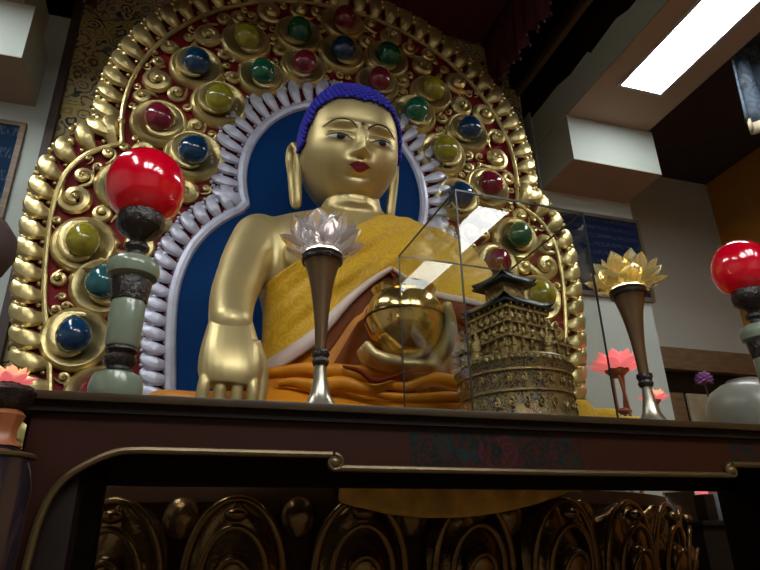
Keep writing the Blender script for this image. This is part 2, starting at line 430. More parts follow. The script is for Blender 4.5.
# ------------------------------------------------------------------ canopy
t = thing('canopy', 'dark maroon pleated cloth canopy hanging above the golden halo', 'canopy', (1.2, 4.5, 7.95))
b = MB(); b.box(-1.5, 3.55, 3.0, 5.9, 7.95, 8.0); wpart(b, 'canopy_top', M['canopy'], t, smooth=False)
def valance(x0, y0, x1, y1, zt, zb, amp=.05):
    L = math.hypot(x1-x0, y1-y0); n = int(L/.05); nx, ny = -(y1-y0)/L, (x1-x0)/L
    P = []
    for i in range(n+1):
        s = i/n; w = math.sin(i*1.35)*amp; sc_ = abs(math.sin(i*.28))*.10
        P.append([Vector((x0+(x1-x0)*s+nx*w*q, y0+(y1-y0)*s+ny*w*q, zt+(zb-sc_-zt)*q)) for q in (0, .3, .6, 1)])
    return P
for nm, a in (('valance', (3.5, 3.05, 3.5, 5.85)), ('valance', (-1.45, 5.85, -1.45, 3.05))):
    b = MB(); b.grid(valance(*a, 7.95, 7.05)); o = wpart(b, nm, M['canopy'], t); solidify_world(o, .012)
for a in ((3.5, 3.05, 3.5, 5.85), (-1.45, 5.85, -1.45, 3.05)):
    b = MB(); P = valance(*a, 7.95, 7.05)
    for i, r_ in enumerate(P):
        if i % 2 == 0: q = r_[-1]; b = MB(); b.ell((q.x, q.y, q.z-.02), (.016, .016, .03), 8, 6); wpart(b, 'fringe_bead', M['pewter'], t)

# ------------------------------------------------------------------ halo (mandorla)
HX = 1.17; HY = 4.93     # axis, front of the board
halo = thing('halo_backdrop', 'huge carved gilded halo with coloured gems behind the seated statue', 'backdrop', (HX, 5.0, 0))
def side_pts(low, jz, ell):
    """one half outline (dx>=0) bottom to top: low polyline, then arc of ellipse (cx,cz,rx,rz) from jz to top"""
    cz, rx, rz = ell
    P = catmull([(x, 0, z) for x, z in low], 8)
    P = [(p.x, p.z) for p in P]
    a0 = math.asin(max(-1, min(1, (jz-cz)/rz)))
    n = 36
    Q = [(rx*math.cos(a0+(PI/2-a0)*i/n), cz+rz*math.sin(a0+(PI/2-a0)*i/n)) for i in range(n+1)]
    return P, Q
def full(P, Q):
    h = P+Q
    return [(HX-x, z) for x, z in h]+[(HX+x, z) for x, z in h[::-1][1:]]
OUT = side_pts([(2.20, 1.74), (2.33, 2.5), (2.45, 3.15), (2.50, 3.65), (2.52, 4.05), (2.50, 4.3), (2.44, 4.5), (2.32, 4.72), (2.18, 4.86)], 4.9, (5.08, 2.17, 2.07))
BEAD = side_pts([(2.0, 1.74), (2.12, 2.56), (2.27, 3.2), (2.33, 3.67), (2.34, 4.03), (2.30, 4.30), (2.18, 4.50), (2.02, 4.62), (1.94, 4.66)], 4.70, (5.05, 1.96, 1.80))
SOUT = side_pts([(1.36, 1.74), (1.44, 2.2), (1.50, 2.7), (1.54, 3.25), (1.52, 3.60), (1.45, 3.85), (1.32, 4.07), (1.19, 4.20), (1.13, 4.26)], 4.30, (4.65, 1.15, 1.16))
SIN = side_pts([(1.17, 1.74), (1.25, 2.2), (1.30, 2.65), (1.34, 3.05), (1.34, 3.4), (1.27, 3.70), (1.15, 3.92), (.99, 4.09), (.88, 4.17)], 4.24, (4.56, .885, .955))
# gilded board with a hole for the blue field
b = MB()
fo = full(*OUT)
b.slab(fo, HY+.0, HY+.16)
# cut: the blue panel simply stands 2 cm proud of the board behind the silver rim
board = wpart(b, 'red_backboard', M['red_ground'], halo, smooth=False)
b = MB(); b.slab(full(*SIN), HY-.03, HY+.01); wpart(b, 'blue_field', M['blue_panel'], halo, smooth=False)
def along(pl):
    L = [0]
    for p, q in zip(pl, pl[1:]): L.append(L[-1]+math.dist(p, q))
    return L
def sample(pl, L, s):
    s = max(0, min(L[-1]-1e-6, s))
    for i in range(len(L)-1):
        if L[i+1] >= s:
            t = (s-L[i])/max(1e-9, L[i+1]-L[i]); p, q = pl[i], pl[i+1]
            d = (q[0]-p[0], q[1]-p[1]); l = math.hypot(*d) or 1
            return (p[0]+d[0]*t, p[1]+d[1]*t), (d[0]/l, d[1]/l)
    return pl[-1], (1, 0)
def rope(pl, r, y, flat=1., zmin=1.76):
    b = MB(); pts = [(x, y, z) for x, z in pl if z > zmin]; b.tube(pts, r, 8, flat, (0, 1, 0)); return b
wpart(rope(full(*BEAD), .022, HY-.04), 'gilded_bead_line', M['gold'], halo)
for nm, pl, r in (('silver_inner_rim', SIN, .045),):
    wpart(rope(full(*pl), r, HY-.03, .9), nm, M['silver'], halo)
def rib(b, p, tdir, ndir, w, h, y, curl, sgn, rr):
    """a cushion-like leaf rising from the inner edge outward and curling at its end; p base point, ndir outward"""
    def W(u, v, d): return (p[0]+tdir[0]*u*sgn+ndir[0]*v, y-d, p[1]+tdir[1]*u*sgn+ndir[1]*v)
    pts = [W(0, 0, 0.0), W(-.02*w, .25*h, .03), W(.0, .5*h, .05), W(.15*w, .75*h, .05), W(.35*w, .93*h, .04), W(.62*w, .98*h, .03), W(.78*w, .84*h, .02), W(.70*w, .70*h, .015)]
    P = catmull(pts, 3); N = len(P)
    b.tube(P, rtab([rr*.6, rr*.85, rr*1.12, rr*1.1, rr*.85, rr*.62, rr*.45, rr*.3], N), 8, .62, (0, 1, 0))
    e = W(.66*w, .74*h, .03); b.ell(e, (rr*.5, rr*.5, rr*.5), 8, 6)
    e = W(-.30*w, 1.0*h, .03); b.ell(e, (rr*.42, rr*.4, rr*.42), 8, 6); e = W(.02*w, 1.08*h, .03); b.ell(e, (rr*.36, rr*.4, rr*.36), 8, 6)
    e = W(-.42*w, .22*h, .01); b.ell(e, (rr*.30, rr*.3, rr*.30), 8, 6)
def border(inner, outer, step, mat, name, rr, y, sgnfun=lambda x: 1, zmin=1.82, extra=0.):
    b = MB()
    for half in (-1, 1):
        pin = [(HX+half*x, z) for x, z in inner[0]+inner[1]]; po = [(HX+half*x, z) for x, z in outer[0]+outer[1]]
        L = along(pin); s = step*.5
        while s < L[-1]:
            p, d = sample(pin, L, s)
            q = min(po, key=lambda q: math.dist(p, q)+.25*abs((q[0]-p[0])*d[0]+(q[1]-p[1])*d[1]))
            h = max(.12, min(math.dist(p, q), .45))
            nn = (-d[1]*-half, d[0]*-half)
            # outward normal: away from the axis
            cx, cz = HX, (3.4 if p[1] < 4.5 else 4.6)
            if (p[0]-cx)*nn[0]+(p[1]-cz)*nn[1] < 0: nn = (-nn[0], -nn[1])
            if p[1] > zmin: rib(b, p, d, nn, step, h+extra, y, 1, 1, rr)
            s += step
    return wpart(b, name, mat, halo)
border(BEAD, OUT, .176, M['gold'], 'gilded_leaf_border', .066, HY-.01)
border(SIN, SOUT, .118, M['silver'], 'silver_scallop_border', .047, HY-.0, extra=.0)

# gem settings: (x, z, colour, size, swirl direction)
gems = [(-.217, 5.655, 'b', 1.), (.22, 6.09, 'y', 1.), (.743, 6.333, 'g', 1.), (1.22, 6.641, 'r', .95), (.025, 5.273, 'y', 1.05), (-.475, 4.945, 'r', 1.),
        (-.149, 4.657, 'b', 1.05), (.40, 5.69, 'g', .95), (.807, 5.91, 'r', .95), (1.21, 6.204, 'b', 1.), (1.705, 6.255, 'g', 1.), (1.595, 5.89, 'r', .95),
        (2.202, 5.914, 'y', .95), (1.989, 5.587, 'g', 1.), (2.585, 5.471, 'b', 1.), (2.286, 5.14, 'y', 1.05), (2.763, 4.806, 'r', 1.), (2.42, 4.62, 'b', 1.),
        (-.892, 3.661, 'y', 1.), (-.70, 3.321, 't', 1.), (-.831, 2.881, 'b', 1.), (3.027, 4.253, 'g', 1.), (2.758, 3.92, 'r', 1.),
        (-.66, 4.25, 'g', 1.), (3.20, 3.62, 'y', 1.), (3.02, 3.25, 't', 1.), (3.18, 2.85, 'b', 1.), (-.62, 2.45, 'r', .95), (2.98, 2.45, 'r', .95)]
gn = 0
for x, z, c, s in gems:
    y0 = HY-.01; sg = 1 if (gn % 2) else -1; gn += 1
    b = MB()
    # concave dish
    b.lathe([(.0, .0), (.12*s, .005), (.155*s, .03), (.19*s, .062), (.222*s, .070), (.245*s, .05), (.256*s, .0)], 32, T=Matrix.Translation((x, y0, z)) @ Matrix.Rotation(PI/2, 4, 'X'))
    # comma scroll round the stone with a tail that leaves the ring
    a0 = rnd.uniform(-.5, .5)+(PI*1.5)
    P = []; n = 26
    for i in range(n):
        a = a0+sg*(-.6+i/n*PI*1.75); r_ = s*(.10+.12*(i/n)**.8)
        P.append((x+r_*math.cos(a), y0-.075+.05*(i/n), z+r_*math.sin(a)*1.05))
    b.tube(P, [s*(.018+.026*math.sin(PI*min(1, i/n*1.15))) for i in range(n)], 8, .8, (0, 1, 0))
    e = P[-1]
    b.ell((e[0], y0-.03, e[2]), (.05*s, .035, .05*s), 10, 6)
    st = wpart(b, 'gem_setting', M['gold'], halo)
    b = MB(); 
    for zz in (0,):
        b.lathe([(0, -.125*s), (.05*s, -.118*s), (.092*s, -.085*s), (.116*s, -.035*s), (.117*s, .01*s), (.10*s, .06*s), (.068*s, .105*s), (.03*s, .135*s), (0, .146*s)], 24, T=Matrix.Translation((x, y0-.115, z+.004)) @ Matrix.Scale(1.08, 4) @ Matrix.Rotation(rnd.uniform(-.45, .45), 4, 'Y') @ Matrix.Scale(.95, 4, (0, 1, 0)))
    # a little gold flame curl laid on the stone
    g = wpart(b, 'gem', GEM[c], st)
    b = MB(); Q = []
    for i in range(9):
        a = -PI/2+sg*i*.28; r_ = .085*s-.006*i*s; Q.append((x+sg*.03*s+r_*.75*math.cos(a), y0-.205+.05*abs(i-4)/4, z-.012+r_*.8*math.sin(a)))
    b.tube(Q, [s*.016*(1-i/9.5) for i in range(9)], 7, .7, (0, 1, 0)); wpart(b, 'gem_tendril', M['gold'], st)

# scrollwork filling the field
def inside(pt, poly):
    x, y = pt; r_ = False; n = len(poly)
    for i in range(n):
        x1, y1 = poly[i]; x2, y2 = poly[(i+1) % n]
        if (y1 > y) != (y2 > y) and x < (x2-x1)*(y-y1)/(y2-y1)+x1: r_ = not r_
    return r_
bp_, sp_ = full(*BEAD), full(*SOUT)
def pdist(pt, poly): return min(math.dist(pt, q) for q in poly)
def dens(pl, st=.06):
    L = along(pl); return [sample(pl, L, i*st)[0] for i in range(int(L[-1]/st))]
bd, sd = dens(bp_), dens(sp_)
def volute(b, x, z, r_, a0, sg, y0, turns=1.35):
    n = int(14*turns); P = []; W = []
    for i in range(n+1):
        f = i/n; a = a0+sg*f*turns*2*PI; rr = r_*(.16+.84*f)
        P.append((x+rr*.82*math.cos(a), y0-.05+.04*f, z+rr*.82*math.sin(a))); W.append(r_*(.22+.14*math.sin(PI*min(1, f*1.1))))
    # tail flicks outward
    a = a0+sg*turns*2*PI
    for k in range(1, 4):
        a += sg*.22; rr = r_*(1+.22*k); P.append((x+rr*.82*math.cos(a), y0-.01, z+rr*.82*math.sin(a))); W.append(r_*(.24-.06*k))
    b.tube(P, W, 7, .9, (0, 1, 0)); b.ell((x, y0-.06, z), (r_*.2, r_*.24, r_*.2), 8, 6)
b = MB(); placed = [(x, z, .250*s) for x, z, c, s in gems]; tries = 0
for rad in (.15, .12, .095, .07, .05, .038):
    for _ in range(2600):
        x = rnd.uniform(HX-2.35, HX+2.35); z = rnd.uniform(1.85, 6.9)
        if any(math.dist((x, z), (p[0], p[1])) < p[2]*.95+rad*(.66 if rad < .1 else .78) for p in placed): continue
        if not inside((x, z), bp_) or inside((x, z), sp_): continue
        if pdist((x, z), bd) < rad*.9 or pdist((x, z), sd) < rad*.85: continue
        placed.append((x, z, rad)); volute(b, x, z, rad, rnd.uniform(0, 6.28), rnd.choice((-1, 1)), HY-.01)
wpart(b, 'gilded_scrollwork', M['gold'], halo)

# ------------------------------------------------------------------ statue
SX = 1.12
bud = thing('buddha_statue', 'giant seated golden Buddha statue with blue hair and yellow robe', 'statue', (SX, 4.15, 1.72))
# body
b = MB()
tw = [(1.95, .60), (2.4, .60), (2.8, .63), (3.1, .70), (3.35, .77), (3.5, .80), (3.62, .76), (3.71, .58), (3.78, .34), (3.86, .24), (4.1, .22)]
td = [(1.95, .42), (2.4, .40), (2.8, .40), (3.1, .40), (3.35, .37), (3.5, .33), (3.62, .27), (3.72, .23), (3.80, .20), (3.9, .19), (4.1, .19)]
P = []
nz_ = 44
for i in range(48):
    a = 2*PI*i/48; row = []
    for k in range(nz_):
        z = 1.95+(4.05-1.95)*k/(nz_-1); row.append((SX+sinterp(tw, z)*math.cos(a), 4.15+sinterp(td, z)*math.sin(a), z))
    P.append(row)
V = [p for r_ in P for p in r_]; F = []
for i in range(48):
    j = (i+1) % 48
    for k in range(nz_-1): F.append((i*nz_+k, j*nz_+k, j*nz_+k+1, i*nz_+k+1))
F.append(tuple(i*nz_ for i in range(48))); F.append(tuple(i*nz_+nz_-1 for i in range(48)))
b.add(V, F)
def limb(b, pts, rads, n=16, k=6):
    Q = catmull(pts, k); b.tube(Q, rtab(rads, len(Q)), n)
    b.ell(pts[0], (rads[0],)*3, 16, 10); b.ell(pts[-1], (rads[-1],)*3, 16, 10)
# right arm, hanging over the knee
limb(b, [(SX-.72, 4.12, 3.49), (SX-.79, 4.03, 3.30), (SX-.85, 3.90, 3.08), (SX-.895, 3.75, 2.87), (SX-.91, 3.60, 2.70), (SX-.91, 3.51, 2.60)], [.20, .185, .165, .148, .135, .128])
# neck rings
for z in (3.86, 3.80): b.tube([(SX-.03+.215*math.cos(a*PI/8), 4.1+.20*math.sin(a*PI/8), z) for a in range(17)], .022, 8)
# pectoral
b.ell((SX-.30, 3.84, 3.28), (.28, .12, .22))
o = b.build('body', M['skin']); remesh(o, .022, 8)
off = Vector(bud.location)
for v in o.data.vertices: v.co -= off
o.parent = bud; o.data.materials.clear(); o.data.materials.append(M['skin'])
# right hand as continuation (own mesh part, wrist crease where it joins)
b = MB(); hx = SX-.905; fx = [-.128, -.043, .043, .126]; fl = [.27, .33, .31, .24]
T = Matrix.Rotation(R(8), 4, 'X')
Q = catmull([(hx-.002, 3.545, 2.66), (hx-.003, 3.50, 2.57), (hx, 3.455, 2.46), (hx+.002, 3.415, 2.36), (hx+.002, 3.39, 2.27), (hx, 3.385, 2.20)], 6)
N_ = len(Q); b.tube(Q, rtab([.118, .138, .160, .172, .168, .14], N_), 24, .60, (0, 1, 0)); b.ell((hx, 3.405, 2.29), (.165, .075, .09), 20, 12)
b.ell((hx-.002, 3.53, 2.62), (.125, .11, .09), 20, 12)
for dx, l in zip(fx, fl):
    q = [(hx+dx*.9, 3.38, 2.28), (hx+dx*1.0, 3.355, 2.20), (hx+dx*1.03, 3.365, 2.11), (hx+dx*1.0, 3.39, 2.23-l)]
    Q = catmull(q, 5); b.tube(Q, rtab([.034, .035, .034, .026], len(Q)), 12); b.ell(q[-1], (.027,)*3, 10, 8)
q = [(hx+.11, 3.44, 2.47), (hx+.16, 3.45, 2.36), (hx+.185, 3.46, 2.24), (hx+.18, 3.46, 2.13)]
Q = catmull(q, 5); b.tube(Q, rtab([.06, .05, .042, .03], len(Q)), 12); b.ell(q[-1], (.03,)*3, 10, 8)
o = b.build('hand', M['skin']); remesh(o, .0075, 2)
for v in o.data.vertices: v.co -= off
o.parent = bud; o.data.materials.clear(); o.data.materials.append(M['skin'])

# head
HC = Vector((1.065, 4.08, 4.36)); tilt = Matrix.Rotation(R(13), 3, 'X')
def g(x, s): return math.exp(-(x/s)**2)
def sstep(a, b_, x): t = max(0, min(1, (x-a)/(b_-a))); return t*t*(3-2*t)
def head_pt(th, ph, off=0., feat=True):
    d = Vector((math.sin(th)*math.cos(ph), -math.cos(th)*math.cos(ph), math.sin(ph)))
    p = 2.55; a, b_, c = .405, .43, .535
    r_ = (abs(d.x/a)**p+abs(d.y/b_)**p+abs(d.z/c)**p)**(-1/p)
    q = d*r_
    # jaw: slightly narrowing, full cheeks
    k = sstep(.10, .55, -q.z)
    q.x *= 1-.13*k; q.x *= 1-.05*sstep(.1, .5, q.z)
    q.x *= .935
    if q.z > 0: q.z *= .925
    if q.y > 0: q.y *= .95
    q.x *= 1+.03*g(q.z+.15, .18)
    if q.z < 0: q.z *= .935
    if q.y < 0 and feat:
        x, z = q.x, q.z; ax = abs(x); e = 0
        ridge = 0
        if -.24 < z < .11: ridge = (.032+.090*(1-sstep(-.165, .10, z)))*(1-sstep(-.01, .11, z))*(1-sstep(-.168, -.20, -(-z)) if False else 1)*sstep(-.205, -.165, z)
        e += ridge*(.8*g(x, .026)+.2*g(x, .055))
        e += .044*g(ax-.046, .024)*g(z+.168, .026)-.012*g(ax-.085, .03)*g(z+.15, .04)
        e += -.024*g(ax-.15, .080)*g(z-.005, .040)
        e += .030*g(ax-.165, .085)*g(z+.052, .030)
        e += .020*g(ax-.14, .12)*g(z-.065, .026)
        e += .034*g(x, .085)*g(z+.235, .030)+.030*g(x, .070)*g(z+.285, .026)
        e += -.014*g(x, .08)*g(z+.330, .02)
        e += -.010*g(x, .014)*g(z+.185, .022)
        e += .035*g(x, .11)*g(z+.415, .06)
        e += .016*g(ax-.22, .11)*g(z+.19, .11)
        w = max(0, min(1, -q.y/.2)); q.y -= e*w
    n = Vector((q.x/a**2, q.y/b_**2, q.z/c**2)).normalized()
    q += n*off
    return HC+tilt @ q
nu, nv = 200, 150
P = []
for i in range(nu):
    th = -PI+2*PI*i/nu; P.append([head_pt(th, -PI/2+PI*(k+.0)/nv) for k in range(nv+1)])
b = MB(); b.grid(P, True)
# ears with long lobes
def ear(b, s):
    def W(y, z): return HC+tilt @ Vector((s*(.378+.28*y), y, z))
    pts = [W(.03, -.02), W(.08, .03), W(.13, .0), W(.13, -.10), W(.09, -.22), W(.065, -.36), W(.045, -.47), W(.02, -.50), W(.0, -.46), W(.015, -.30), W(.015, -.14), W(.03, -.02)]
    pts = [Vector(p)+Vector((s*(.02+.02*math.sin(i*.6)), 0, 0)) for i, p in enumerate(pts)]
    Q = catmull(pts, 5); b.tube(Q, .026, 8, 1.2, (1, 0, 0))
    b.ell(W(.065, -.16)+Vector((s*.012, 0, 0)), (.024, .055, .20), 14, 10)
    Q = catmull([W(.06, -.05), W(.03, -.14), W(.05, -.20)], 5); b.tube([q+Vector((s*.02, 0, 0)) for q in Q], .018, 8)
head = wpart(b, 'head', M['skin'], bud)
head.data.update()
for s in (-1, 1):
    b = MB(); ear(b, s); wpart(b, 'ear', M['skin'], bud)
mb_ = MB(); mb_.grid(P, True); bm = bmesh.new(); bm.from_mesh(mb_.mesh('t')); bvh = BVHTree.FromBMesh(bm); bm.free()
fdir = tilt @ Vector((0, 1, 0))
def onface(x, z, o_=.004):
    s = HC+tilt @ Vector((x, -1., z)); h = bvh.ray_cast(s, fdir)
    p, n = h[0], h[1]
    if p is None: return HC+tilt @ Vector((x, -.4, z))
    if n.dot(fdir) > 0: n = -n
    return p+n*o_
def line(pts, r_, name, mat, o_=.002, n=6):
    Q = catmull([(x, 0, z) for x, z in pts], n); b = MB(); N = len(Q)
    rr = rtab(r_, N) if isinstance(r_, list) else [r_]*N
    b.tube([onface(q.x, q.z, o_) for q in Q], rr, 7); return wpart(b, name, mat, head)
def patch(xs, zl, zu, name, mat, o_=.004, par=None, nv_=5):
    P = [[onface(x, zl(x)+(zu(x)-zl(x))*k/nv_, o_) for k in range(nv_+1)] for x in xs]
    b = MB(); b.grid(P); return wpart(b, name, mat, par or head)
for s in (-1, 1):
    xc = s*.165; w = .092
    f = lambda x: max(0, 1-((x-xc)/w)**2)
    xs = [xc+w*(i/12-1)*1. for i in range(25)]
    zc = -.062
    tilt_e = lambda x: .012*(abs(x)-.165)/.09
    e = patch(xs, lambda x: zc+tilt_e(x)-.020*f(x), lambda x: zc+tilt_e(x)+.016*f(x)**.8, 'eye', M['white'])
    xs2 = [xc+.030*(i/6-1)+s*-.005 for i in range(13)]
    f2 = lambda x: max(0, 1-((x-(xc-s*.005))/.031)**2)**.5
    patch(xs2, lambda x: zc-.019*f2(x), lambda x: zc+.016*f2(x), 'pupil', M['black'], .007, e)
    line([(xc+w*u*1.05, zc+tilt_e(xc+w*u)+.017*max(0, 1-u*u)**.8) for u in (-1, -.6, -.2, .2, .6, 1)], [.002, .0055, .007, .007, .005, .002], 'eyelid_line', M['black'], .004)
    line([(xc+w*u*1.0, zc+.045+.020*max(0, 1-u*u)) for u in (-.9, -.5, 0, .5, .95)], .0022, 'lid_crease', M['gold_dark'], .001)
    line([(s*.036, .020), (s*.06, .050), (s*.10, .074), (s*.16, .086), (s*.23, .068), (s*.285, .030)], [.003, .005, .0065, .0065, .005, .002], 'eyebrow', M['black'], .002)
# lips
f = lambda x, w: max(0, 1-(x/w)**2)
xs = [.080*(i/12-1) for i in range(25)]
patch(xs, lambda x: -.260-.003*f(x, .080), lambda x: -.260+.026*f(x, .080)-.009*math.exp(-(x/.013)**2), 'upper_lip', M['lip'], .004)
xs = [.072*(i/12-1) for i in range(25)]
patch(xs, lambda x: -.262-.042*f(x, .072), lambda x: -.262-.004*f(x, .072), 'lower_lip', M['lip'], .005)
line([(x, -.260-.004*f(x, .085)) for x in (-.09, -.05, 0, .05, .09)], .0026, 'mouth_line', M['black'], .006)
b = MB(); p = onface(0, .058, .0); b.ell(p, (.015, .009, .017), 12, 8); wpart(b, 'forehead_dot', M['black'], head)
# hair: cap plus rows of small curls
def hairline(q):   # q local
    ax = abs(q.x)
    if q.y > .10: return q.z > -.16
    t = min(1, ax/.375)
    hl = .33*(max(0, 1-t**5.5))**.6-.06
    return q.z > hl
b = MB(); Vh = []; nu2, nv2 = 160, 110; idx = {}
inv = tilt.inverted()
grid_ = [[None]*(nv2+1) for _ in range(nu2)]; ok = [[False]*(nv2+1) for _ in range(nu2)]
for i in range(nu2):
    for k in range(nv2+1):
        th = -PI+2*PI*i/nu2; ph = -PI/2+PI*k/nv2
        p0 = head_pt(th, ph, 0, False); ok[i][k] = hairline(inv @ (p0-HC))
        p = head_pt(th, ph, .020, False)
        q = inv @ (p-HC); bump = .04*math.exp(-(q.x**2+(q.y-.10)**2)/.045) if q.z > 0 else 0
        p = p+tilt @ Vector((0, 0, bump)); grid_[i][k] = p
F = []; V = [p for r_ in grid_ for p in r_]
for i in range(nu2):
    j = (i+1) % nu2
    for k in range(nv2):
        if ok[i][k] and ok[j][k] and ok[i][k+1] and ok[j][k+1]: F.append((i*(nv2+1)+k, j*(nv2+1)+k, j*(nv2+1)+k+1, i*(nv2+1)+k+1))
b.add(V, F)
ng = 2600; ga = PI*(3-5**.5)
for i in range(ng):
    zz = 1-2*(i+.5)/ng; ph = math.asin(zz); th = (i*ga+PI) % (2*PI)-PI
    p0 = head_pt(th, ph, 0, False); q0 = inv @ (p0-HC)
    if not hairline(q0): continue
    p = head_pt(th, ph, .021, False); q = inv @ (p-HC); bump = .04*math.exp(-(q.x**2+(q.y-.10)**2)/.045) if q.z > 0 else 0
    p = p+tilt @ Vector((0, 0, bump)); b.ell(p, (.018, .018, .018), 8, 6)
o = wpart(b, 'hair', M['hair'], bud)

# robes ---------------------------------------------------------------
def D(x, z):
    """front surface of the draped body"""
    w = sinterp([(2.0, .86), (2.6, .80), (3.0, .80), (3.3, .86), (3.5, .92), (3.8, .95)], z)
    d = sinterp([(1.9, .52), (2.4, .48), (2.9, .46), (3.3, .45), (3.5, .37), (3.62, .29), (3.75, .20)], z)
    cx = SX+.04+(.10 if x > SX else 0)
    ww = w+(.14 if x > SX else -.05)
    u = (x-cx)/ww; u = max(-.999, min(.999, u))
    y = 4.16-d*max(0, 1-abs(u)**2.4)**(1/2.2)
    # draped left forearm coming forward to the lap
    fa = .34*g(z-2.78-(x-1.6)*.10, .30)*sstep(1.35, 1.85, x)*(1-sstep(2.10, 2.32, x))
    return y-fa
UP = [(.40, 3.02), (.62, 3.17), (.88, 3.38), (1.10, 3.56), (1.24, 3.70), (1.36, 3.74), (1.6, 3.665), (1.85, 3.56), (2.05, 3.40), (2.18, 3.18), (2.27, 2.9)]
LO = [(.40, 2.45), (.55, 2.53), (.72, 2.65), (.85, 2.79), (.97, 2.92), (1.12, 3.05), (1.255, 3.14), (1.40, 3.06), (1.58, 2.95), (1.85, 2.80), (2.1, 2.66), (2.27, 2.55)]
def foldy(x, z): 
    s = (x-.4)*.6-(z-2.4)*.8
    s2 = (x-.4)*.55+(z-2.4)*.35
    return .012*math.sin(s*26+1.5*math.sin(s2*5))+.006*math.sin(s*55+x*7)
b = MB(); P = []
nx = 110; nz2 = 50
for i in range(nx+1):
    x = .45+(2.27-.45)*i/nx; lo, hi = interp(LO, x), interp(UP, x)
    row = []
    for k in range(nz2+1):
        z = lo+(hi-lo)*k/nz2; row.append(Vector((x, D(x, z)-.035-foldy(x, z), z)))
    P.append(row)
# carry the cloth over the shoulder to the back
Pb = []
for i in range(nx+1):
    x = .45+(2.27-.45)*i/nx; hi = interp(UP, x); y0 = P[i][-1].y
    ext = [Vector((x, y0+(8.34-2*y0)*t, hi+.05*math.sin(PI*t)*(1 if x > 1.2 else 0)-(0 if x > 1.15 else .0)-.25*t*t)) for t in (.15, .35, .55, .75, 1.)] if x > 1.28 else None
    Pb.append(ext)
b.grid(P)
first = next(i for i, e in enumerate(Pb) if e)
b.grid([[P[i][-1]]+Pb[i] for i in range(first, nx+1)])
o = wpart(b, 'yellow_outer_robe', M['yellow'], bud, angle=80); solidify_world(o, .02, 0)
# orange inner robe
b = MB(); P = []
for i in range(91):
    x = .455+(2.22-.455)*i/90; lo = 2.0; hi = min(interp(UP, x)-.05, interp(LO, x)+.12)
    row = []
    for k in range(41):
        z = lo+(hi-lo)*k/40
        cx0 = 1.30; a = math.atan2(z-3.2, x-cx0)
        fold = .022*math.sin(a*17)*sstep(.1, .5, math.hypot(z-3.2, x-cx0))
        row.append(Vector((x, D(x, z)+.012-fold, z)))
    P.append(row)
b.grid(P); o = wpart(b, 'orange_inner_robe', M['orange'], bud, angle=80); solidify_world(o, .015, 0)
# pale satin hem folded along the lower edge, ribbon hugging the body
def ribbon(path, w, offy, name, mat, dz=0.):
    Q = catmull([(x, 0, z) for x, z in path], 8); P = []
    for i, q in enumerate(Q):
        ww = interp([(k/(len(w)-1), v) for k, v in enumerate(w)], i/(len(Q)-1))
        row = []
        for k in range(7):
            f_ = k/6; z = q.z+dz-ww*f_; row.append(Vector((q.x+ww*.25*f_, D(q.x, z)-offy-.018*math.sin(PI*f_), z)))
        P.append(row)
    b = MB(); b.grid(P); o = wpart(b, name, mat, bud); solidify_world(o, .01, 0)
ribbon([(.45, 2.495), (.55, 2.55), (.72, 2.67), (.85, 2.81), (.97, 2.94), (1.12, 3.07), (1.255, 3.165)], [.085, .10, .095, .07, .045, .03], .052, 'pale_hem', M['pale'])
ribbon([(1.255, 3.165), (1.40, 3.08), (1.58, 2.97), (1.85, 2.82), (2.1, 2.68), (2.26, 2.56)], [.03, .05, .06, .06, .06, .06], .052, 'pale_hem', M['pale'])
ribbon([(1.255, 3.13), (1.40, 3.03), (1.58, 2.91), (1.85, 2.76), (2.1, 2.62), (2.24, 2.52)], [.04, .12, .16, .18, .18, .15], .035, 'maroon_lining', M['maroon'])
#ribbon([(.62, 2.50), (.75, 2.60), (.90, 2.75), (1.02, 2.88), (1.15, 3.0), (1.255, 3.125)], [.03, .05, .07, .07, .06, .03], .02, 'maroon_lining', M['maroon'])
b = MB(); P = []
for i in range(61):
    x = .80+(1.75-.80)*i/60; lo = 2.30; hi = interp(LO, x)+.02
    P.append([Vector((x, D(x, lo+(hi-lo)*k/24)-.006-.014*math.sin((x-1.25)*38/(.35+(1-k/24)*1.2))*(1-k/24), lo+(hi-lo)*k/24)) for k in range(25)])
b.grid(P); o = wpart(b, 'russet_inner_fold', M['inner'], bud, angle=80); solidify_world(o, .012, 0)
# crossed legs under orange cloth
b = MB()
limb(b, [(SX-1.20, 3.88, 2.03), (SX-.85, 3.72, 2.01), (SX-.3, 3.62, 2.0), (SX+.3, 3.60, 1.99), (SX+.85, 3.72, 2.0), (SX+1.30, 3.98, 2.0)], [.25, .265, .27, .27, .265, .25], 28, 8)
limb(b, [(SX-1.20, 3.88, 2.03), (SX-.6, 4.2, 2.05)], [.25, .32]); limb(b, [(SX+1.30, 3.98, 2.0), (SX+.6, 4.2, 2.05)], [.25, .32])
b.ell((SX, 4.2, 2.0), (1.0, .55, .26), 30, 14)
o = b.build('leg_cloth', M['orange']); remesh(o, .03, 6)
for v in o.data.vertices:
    p = v.co; s = p.x*1.1+.35*math.sin(p.z*5); f_ = .018*math.sin(s*9+p.z*22)+.012*math.sin(p.z*38+p.x*3.1+1.2*math.sin(p.x*2.3))
    p.y -= f_*sstep(4.1, 3.5, p.y); p.z += .012*math.sin(p.x*13+p.y*6)*sstep(2.05, 2.2, p.z)
    v.co = p-off
o.parent = bud; o.data.materials.clear(); o.data.materials.append(M['orange'])
